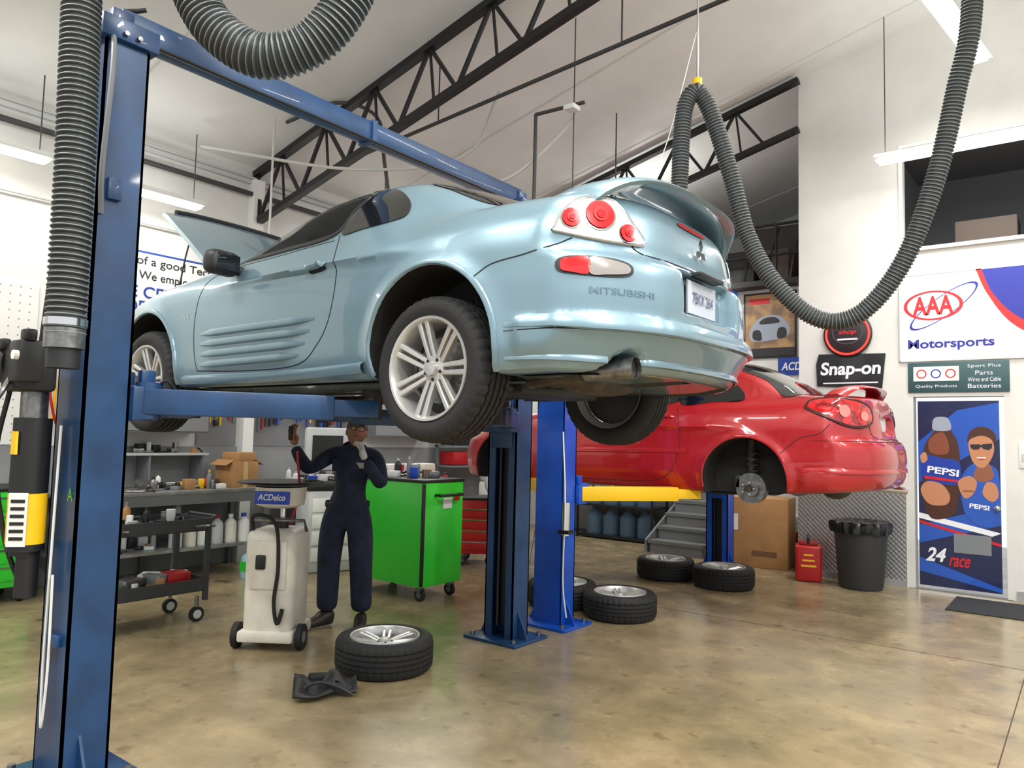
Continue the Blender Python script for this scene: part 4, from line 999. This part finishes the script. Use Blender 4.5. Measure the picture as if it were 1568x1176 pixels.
flat([(.17,.40),(.26,.405),(.25,.39),(.18,.388)],pw,.012); flat([(.17,.385),(.26,.39),(.22,.375)],dred,.0121)
sm([(.02,.02),(.0,.14),(.10,.20),(.17,.14),(.14,.02),(.07,-.04)],skin2,.0122); flat([(.03,.03),(.16,.03),(.13,.05),(.05,.05)],skin3,.0125)
sm([(.22,.02),(.26,.14),(.34,.12),(.36,.0),(.30,-.06)],skin2,.0122)
b.text('PEPSI',.30,.075,pw,mx@Matrix.Rotation(-.12,4,'Z'),bold=.03,cx=-.17,cy=.22,z=.0128)
flat([(-.32,.185),(.0,.15),(.0,.125),(-.32,.15)],dred,.0126)
b.text('PEPSI',.18,.05,pw,mx@Matrix.Rotation(-.1,4,'Z'),bold=.03,cx=.2,cy=-.10,z=.0128)
b.text('24',.2,.15,pw,mx,bold=.03,cx=-.22,cy=-.66,shear=.3,z=.012); b.text('race',.2,.1,dred,mx,bold=.02,cx=-.0,cy=-.72,shear=.4,z=.012)
b.box((.12,-.52,.008),(.34,.2,.004),M('kick_gray',(120,125,130),.5),mx=mx)
b.ball((.35,-.12,.05),.03,chrome,mx=mx); b.cyl(mx@Vector((.35,-.12,0)),mx@Vector((.35,-.12,.05)),.012,chrome)
b.finish('door_1')
b=B(); BX0=-1.70; mx=frame((BX0,YB-.012,2.98),(1,0,0),(0,0,1))
bann=M('banner_white',(238,238,238),.5)
b.box((1.15,0,0),(2.3,.98,.01),bann,mx=mx)
ar=M('banner_red',(205,40,45),.5); ab=M('banner_royal',(40,50,150),.5)
def ell(b,cx,cy,rx,ry,m,z,rot=0,hole=None,n=48):
    o=[];i=[]
    for k in range(n):
        t=2*pi*k/n; x=rx*math.cos(t);y=ry*math.sin(t); o.append((cx+x*math.cos(rot)-y*math.sin(rot),cy+x*math.sin(rot)+y*math.cos(rot),z))
    if hole:
        for k in range(n):
            t=2*pi*k/n; x=rx*hole*math.cos(t);y=ry*hole*math.sin(t); i.append((cx+x*math.cos(rot)-y*math.sin(rot),cy+x*math.sin(rot)+y*math.cos(rot),z))
        b.mesh(o+i,[(k,(k+1)%n,n+(k+1)%n,n+k) for k in range(n)],m,mx)
    else: b.poly(o,m,mx)
b.text('AAA',.40,.21,ar,mx,bold=.03,cx=.34,cy=.13,z=.008)
ell(b,.34,.13,.29,.165,ar,.0075,hole=.88)
ell(b,.44,.11,.40,.11,ab,.007,rot=.62,hole=.93)
b.text('Motorsports',.82,.13,ab,mx,bold=.025,cx=.50,cy=-.31,z=.008)
cv=lambda L,z: [(q.x,q.y,z) for q in catmull([(a,c_,0) for a,c_ in L],8)]
b.poly(cv([(.75,.488),(.86,.2),(1.1,-.15),(1.6,-.45)],.007)+[(2.29,-.45,.007),(2.29,.488,.007)],ab,mx)
b.poly(cv([(.75,.488),(.86,.2),(1.1,-.15),(1.6,-.45)],.009)+cv([(1.7,-.42),(1.15,-.08),(.91,.2),(.80,.488)],.009),ar,mx)
for q in(-.485,.485): b.box((1.15,q,.006),(2.3,.012,.006),lgray,mx=mx)
b.box((.006,0,.006),(.012,.98,.006),lgray,mx=mx)
b.finish('wall_banner')
teal=M('sign_teal',(52,84,88),.5)
b=B(); mx=frame((-1.14,YB-.012,2.31),(1,0,0),(0,0,1)); b.box((0,0,0),(.95,.33,.012),teal,mx=mx,bev=.003)
b.box((-.2,.04,.01),(.44,.16,.004),white,mx=mx)
for k,cm in enumerate((ar,tb,ar)): ell(b,-.34+k*.14,.04,.05,.05,cm,.0135,hole=.75)
for k,t in enumerate(('Sport Plus','Parts','Wires and Cable','Batteries')): b.text(t,.3 if k!=1 else .16,.045,pw,mx,cx=.25,cy=.11-.07*k,z=.009)
b.text('Quality Products',.4,.04,pw,mx,cx=-.2,cy=-.1,z=.009)
b.finish('parts_sign')
b=B(); mx=frame((-2.22,YB-.014,2.40),(1,0,0),(0,0,1))
b.prism([(-.37,-.16),(.34,-.2),(.38,.2),(-.35,.22),(-.38,.1)],.015,M('sign_black',(14,14,16),.35,coat=.4),mx)
b.text('Snap-on',.66,.2,pw,mx,bold=.03,z=.018,cx=0,cy=.02,shear=.1); b.box((.0,-.13,.017),(.6,.015,.004),pw,mx=mx); b.finish('tool_brand_sign')
b=B(); mx=frame((-2.24,YB-.03,2.84),(1,0,0),(0,0,1))
b.lathe([(.001,.0),(.25,.0),(.27,.02),(.25,.03),(.001,.02)],M('sign_dark',(30,22,26),.4),mx,n=48)
b.lathe([(.235+.012*math.cos(t),.035+.012*math.sin(t)) for t in np.linspace(0,2*pi,9)],M('neon_red',(255,50,40),.4,emit=2.0),mx,n=56)
ell(b,0,.02,.17,.14,M('sign_gray',(70,60,66),.5),.031,hole=.9); b.text('shop',.2,.07,ar,mx,cy=.02,z=.033,shear=.3,bold=.02); b.box((0,-.06,.033),(.22,.02,.004),pw,mx=mx); b.finish('neon_wall_clock')
b=B(); mx=frame((-3.72,YM-.012,3.28),(1,0,0),(0,0,1)); b.box((0,0,0),(.78,.98,.02),black,mx=mx)
pm1=M('poster_print',(178,140,96),.5,noise=(5,(120,96,76),.4,.6)); b.box((0,0,.012),(.72,.92,.004),pm1,mx=mx)
def sm2(pts,m,zz): b.poly([(q.x,q.y,zz) for q in catmull([(p[0],p[1],0) for p in pts],6,closed=True)],m,mx)
sm2([(-.30,-.16),(-.26,.0),(-.12,.12),(.10,.14),(.24,.04),(.30,-.1),(.2,-.2),(-.2,-.24)],silver,.016); sm2([(-.14,.02),(-.08,.10),(.08,.11),(.14,.03)],tk,.018); sm2([(-.24,-.2),(-.24,-.08),(-.14,-.08),(-.12,-.22)],tk,.018); sm2([(.12,-.2),(.13,-.06),(.23,-.06),(.24,-.18)],tk,.018)
b.box((0,-.4,.016),(.72,.12,.004),tk,mx=mx); b.box((-.15,.36,.016),(.3,.08,.004),dred,mx=mx); b.finish('framed_poster')
b=B(); mx=frame((-3.3,YM-.012,2.66),(1,0,0),(0,0,1)); b.box((0,0,0),(.6,.26,.012),tb,mx=mx); b.text('ACDelco',.5,.12,pw,mx,bold=.02,shear=.2,z=.009); b.finish('parts_sign')
b=B(); b.box((0,0,.006),(2.2,.8,.012),M('mat_dark',(40,42,46),.95,bump=(200,.5)),bev=.004); b.finish('floor_mat',(-.05,8.72,0))
b=B(); b.bx(-.60,-.52,YB-.012,YB,1.35,1.62,white,bev=.003); b.bx(-.58,-.54,YB-.016,YB,1.42,1.5,lgray); b.finish('notice_card')
b=B(); I=Matrix.Identity(4)
b.lathe([(.001,.0),(.21,.0),(.225,.03),(.275,.66),(.29,.67),(.29,.70),(.27,.70),(.255,.6),(.2,.05)],M('bin_gray',(52,54,56),.6),I,n=40)
bag=M('bag_black',(14,14,16),.25)
b.lathe([(.24,.6),(.27,.705),(.296,.72),(.31,.68),(.30,.60)],bag,I,n=60,rad=lambda j,k:.014*math.sin(k*1.7)+.01*math.sin(k*.9+j))
b.lathe([(.001,.66),(.12,.70),(.2,.73),(.27,.715)],bag,I,n=50,rad=lambda j,k:.012*math.sin(k*1.1+j))
b.finish('trash_can',(-2.03,8.93,0),weld=False)
b=B(); b.box((0,0,.2),(.28,.3,.40),red,bev=.03,seg=3); b.box((0,0,.42),(.2,.2,.04),M('red_dark',(140,20,24),.4),bev=.01); b.tube([(0,-.1,.42),(0,-.08,.5),(0,.08,.5),(0,.1,.42)],.014,black)
for k in range(3): b.box((.0,-.152,.18+.06*k),(.16-.03*k,.004,.02),yellow)
b.finish('fuel_can',(-2.6,8.98,0),.3)
b=B(); b.box((0,0,.43),(.85,.55,.86),card,bev=.006); b.box((0,0,.862),(.85,.07,.004),tapem); b.box((-.25,-.278,.55),(.16,.004,.2),lab); b.box((.15,-.278,.18),(.3,.004,.06),M('print_brown2',(110,80,50),.8)); b.finish('cardboard_box',(-3.42,9.62,0),.12)
b=B(); b.box((0,0,.3),(.4,.45,.6),lgray,bev=.01); b.box((0,-.23,.3),(.3,.01,.2),red); b.finish('storage_bin',(-3.05,10.3,0))
b=B()
for k in range(5): b.bx(-4.9,-4.1,9.5+.26*k,9.5+.26*(k+1)+.03,.17*(k+1)-.04,.17*(k+1),M('step_gray',(110,114,112),.6)); b.bx(-4.88,-4.12,9.5+.26*k+.02,9.5+.26*k+.04,.17*k,.17*(k+1),gray)
b.prism([(9.5,0),(10.9,0),(10.9,.85),(9.5,.17)],.03,gray,frame((-4.95,0,0),(0,1,0),(0,0,1))); b.finish('steps')
jug=M('water_jug',(96,124,150),.1,alpha=.55)
b=B(); b.bx(-6.5,-5.2,10.2,10.7,.02,.06,black); b.bx(-6.5,-5.2,10.2,10.7,.5,.53,black)
for x in(-6.5,-5.2):
    for y in(10.2,10.7): b.bx(x-.015,x+.015,y-.015,y+.015,0,1.0,black)
for i in range(4):
    for z in(.06,.53):
        mxj=Matrix.Translation((-6.3+i*.3,10.4,z)); b.lathe([(.001,0),(.13,0),(.135,.04),(.128,.12),(.135,.16),(.128,.22),(.135,.28),(.05,.37),(.04,.42),(.001,.42)],jug,mxj,n=24)
b.finish('water_jug_rack')
b=B(); b.bx(-7.0,-5.1,10.75,10.95,0,2.0,M('panel_dark',(60,62,64),.7))
for k in range(4): b.bx(-6.98+.47*k,-6.55+.47*k,10.73,10.75,.05,1.95,benchg,bev=.004)
b.finish('storage_lockers')
b=B()
dk=M('store_dark',(70,66,66),.8)
for k in range(9):
    x=-7.6+k*.55; hh=random.uniform(.3,.9); b.box((x,YM+.6,3.9+hh/2),(random.uniform(.3,.5),.5,hh),random.choice([dk,mezd,dark,benchg]),bev=.02)
b.bx(-4.3,-2.9,YM+.9,YM+1.0,3.9,5.0,dk)
for k in range(4): b.tube([(-4.2+k*.35,YM+.2,3.9),(-4.1+k*.35,YM+.15,4.4),(-4.0+k*.35,YM+.2,4.8)],.02,black)
b.finish('loft_storage')
b=B()
for z in(4.3,4.75): b.cyl((-5.2,YM-.1,z),(XC,YM-.1,z),.02,black)
for x in(-5.2,-4.4,-3.6,-2.85): b.cyl((x,YM-.1,3.9),(x,YM-.1,4.75),.02,black)
b.finish('loft_railing')

# ------------------------------------------------------------ mechanic
def skin(name,vs,es,mat,par,root=0,sub=2):
    me=bpy.data.meshes.new(name); bm=bmesh.new(); ly=bm.verts.layers.skin.verify(); V=[]
    for i,v in enumerate(vs):
        q=bm.verts.new(v[:3]); q[ly].radius=(v[3],v[4] if len(v)>4 else v[3]); q[ly].use_root=(i==root); V.append(q)
    for a,b_ in es: bm.edges.new((V[a],V[b_]))
    bm.to_mesh(me); bm.free(); me.materials.append(mat)
    o=bpy.data.objects.new(name,me); COL.objects.link(o); o.parent=par
    s=o.modifiers.new('skin','SKIN'); s.use_smooth_shade=True
    u=o.modifiers.new('sub','SUBSURF'); u.levels=sub; u.render_levels=sub
    return o
man=empty('mechanic',(-4.78,4.05,0),math.radians(37))
V=[(0,0,.93,.17,.125),(.01,.005,1.06,.17,.125),(.025,0,1.20,.185,.13),(.035,.01,1.33,.185,.12),(.04,.005,1.41,.095,.08),(.05,-.012,1.48,.054,.054),
 (-.06,0,1.38,.09,.08),(-.15,0,1.37,.075),(-.215,-.1,1.305,.066),(-.275,-.19,1.25,.060),(-.325,-.25,1.34,.052),(-.36,-.30,1.43,.043),
 (.13,0,1.38,.09,.08),(.22,0,1.37,.075),(.255,-.04,1.25,.068),(.285,-.08,1.135,.062),(.235,-.16,1.23,.053),(.185,-.225,1.33,.043),
 (-.10,0,.86,.125,.12),(-.12,-.01,.68,.112),(-.13,-.015,.50,.098),(-.135,.01,.32,.095),(-.14,.02,.11,.088),
 (.10,0,.86,.125,.12),(.12,-.01,.68,.112),(.13,-.02,.50,.098),(.135,.005,.32,.095),(.14,.02,.11,.088)]
E=[(0,1),(1,2),(2,3),(3,4),(4,5),(3,6),(6,7),(7,8),(8,9),(9,10),(10,11),(3,12),(12,13),(13,14),(14,15),(15,16),(16,17),(0,18),(18,19),(19,20),(20,21),(21,22),(0,23),(23,24),(24,25),(25,26),(26,27)]
skin('coveralls',V,E,navy,man)
bootm=M('boot_leather',(44,38,33),.5)
for s,a in((-1,-.75),(1,.12)):
    x=.14*s; dx,dy=math.sin(a),-math.cos(a)
    skin('boot',[(x,.02,.13,.05),(x,.02,.055,.054,.052),(x+dx*.09,.02+dy*.09,.046,.052,.045),(x+dx*.20,.02+dy*.20,.037,.049,.035),(x-dx*.05,.02-dy*.05,.046,.045)],[(0,1),(1,2),(2,3),(1,4)],bootm,man,root=1)
def hand(name,w,d,side,curl,mat):
    w=Vector(w);d=Vector(d).normalized();side=Vector(side).normalized();side=(side-d*side.dot(d)).normalized();n=d.cross(side).normalized()
    vs=[(*w,.030,.024),(*(w+d*.045),.038,.022),(*(w+d*.075),.038,.018)];es=[(0,1),(1,2)]
    for k,(o,L) in enumerate(((-.032,.072),(-.011,.082),(.011,.077),(.032,.062))):
        b0=w+d*.095+side*o; i=len(vs); p=b0; dirv=(d+side*o*3).normalized(); prev=2
        vs.append((*p,.010)); es.append((prev,i))
        for q in range(3):
            dirv=(Matrix.Rotation(curl*(.6+.4*q),3,side)@dirv); p=p+dirv*L*(.42,.32,.26)[q]; vs.append((*p,.0095-.0008*q)); es.append((i+q,i+q+1))
    i=len(vs); p=w+d*.035-side*.035; vs.append((*p,.013)); es.append((1,i)); p=p+(d*.6-side*.7+n*.2).normalized()*.035; vs.append((*p,.0115)); es.append((i,i+1)); p=p+(d*.9-side*.2+n*.3).normalized()*.03; vs.append((*p,.0095)); es.append((i+1,i+2))
    skin(name,vs,es,mat,man,root=1,sub=2)
hand('hand_right',(-.362,-.305,1.44),(-.15,-.2,1),(-.8,.5,0),.35,skinm)
hand('hand_left',(.18,-.232,1.34),(-.40,.1,1),(.6,-.7,.2),.35,glovem)
b=B(); n1,n2=32,24; vs=[];fs=[]
for i in range(n2+1):
    ph=pi*i/n2
    for j in range(n1):
        t=2*pi*j/n1; x=math.sin(ph)*math.sin(t); y=-math.sin(ph)*math.cos(t); z=math.cos(ph)
        X=x*.078;Y=y*.097;Z=z*.12
        if z<0: X*=1-.28*(-z)**1.5; Y*=1-.12*(-z)
        if y<0:
            Y-= .026*math.exp(-((X/.013)**2))*math.exp(-((Z+.012)/.022)**2)
            Y+= .010*math.exp(-(((abs(X)-.03)/.014)**2))*math.exp(-((Z-.008)/.012)**2)
            Y-= .008*math.exp(-((X/.025)**2))*math.exp(-((Z+.058)/.01)**2)
            Y-= .012*math.exp(-((X/.02)**2))*math.exp(-((Z+.095)/.018)**2)
            Y-= .005*math.exp(-((Z-.026)/.01)**2)*math.exp(-(X/.05)**2)
        vs.append((X,Y,Z))
for i in range(n2):
    for j in range(n1): fs.append((i*n1+j,i*n1+(j+1)%n1,(i+1)*n1+(j+1)%n1,(i+1)*n1+j))
b.mesh(vs,fs,skinm)
for s in(-1,1):
    b.ball((s*.078,.008,-.003),.03,skinm,n=8,sc=(.35,.6,1)); b.ball((s*.03,-.080,.008),.011,white,n=8); b.ball((s*.03,-.0905,.008),.005,black,n=6)
    b.lathe([(.024+.002*math.cos(t),.002*math.sin(t)) for t in np.linspace(0,2*pi,6)],black,frame((s*.031,-.103,.006),(1,0,0),(0,0,1)),n=20); b.tube([(s*.055,-.10,.01),(s*.08,0,.01)],.002,black,n=4)
    b.tube([(s*.015,-.103,.03),(s*.03,-.103,.036),(s*.047,-.093,.031)],.003,black,n=5)
b.tube([(-.022,-.096,-.058),(0,-.103,-.060),(.022,-.096,-.058)],.0035,M('lips',(120,62,55),.5),n=6)
b.tube([(-.012,-.112,.01),(.012,-.112,.01)],.002,black,n=4)
hairm=M('hair_black',(22,18,16),.9)
b.lathe([(.079,.045),(.0805,.03),(.080,.0),(.072,-.03)],hairm,Matrix.Translation((0,.018,0))@Matrix.Diagonal((1,1.14,1,1)),n=32)
capm=M('cap_gray',(96,92,88),.9)
prof=[(.085*math.cos(t),.038+.088*math.sin(t)) for t in np.linspace(0,pi/2-.01,9)]
b.lathe([(.083,.028)]+prof,capm,Matrix.Diagonal((1,1.2,1,1)),n=32)
vs=[(.07*math.sin(t)*(1),-(.088+k*.07)*math.cos(t)*1-.0,.042-.012*k+.008*math.cos(t*2)) for k in(0,1) for t in np.linspace(-1.1,1.1,13)]
b.mesh(vs,[(i,i+1,i+14,i+13) for i in range(12)],capm)
b.cyl((.0,-.10,.075),(.0,-.128,.068),.022,black); b.cyl((.0,-.129,.068),(.0,-.131,.067),.017,M('headlamp_lens',(255,250,235),.3,emit=6))
ho_=b.finish('head',(.06,-.035,1.552),0,parent=man,weld=True); ho_.rotation_euler=(-.30,.10,.25)
b=B(); b.lathe([(.060,1.46),(.066,1.445),(.088,1.42),(.09,1.40)],navy,Matrix.Translation((.045,-.005,0)),n=24); b.box((.12,-.128,1.29),(.08,.01,.045),M('name_patch',(170,165,160),.8),bev=.003); b.box((-.06,-.13,1.29),(.09,.012,.1),navy,bev=.003)
b.box((-.385,-.34,1.535),(.028,.028,.11),dark,bev=.008)
b.lathe([(.176,.95),(.18,.965),(.18,.985),(.176,1.0)],black,Matrix.Diagonal((1,.76,1,1)),n=36)
b.finish('collar_and_belt',parent=man)

# ------------------------------------------------------------ camera
cam=bpy.data.cameras.new('Camera'); co=bpy.data.objects.new('Camera',cam); COL.objects.link(co)
cam.sensor_width=36; cam.lens=26.4; cam.clip_end=100
R=Matrix.Rotation(math.radians(37.7),4,'Z')@Matrix.Rotation(math.radians(94),4,'X')@Matrix.Rotation(math.radians(1.4),4,'Z')
co.matrix_world=Matrix.Translation((0,0,1.55))@R
S.camera=co
S.view_settings.view_transform='Standard'
S.view_settings.exposure=0.03
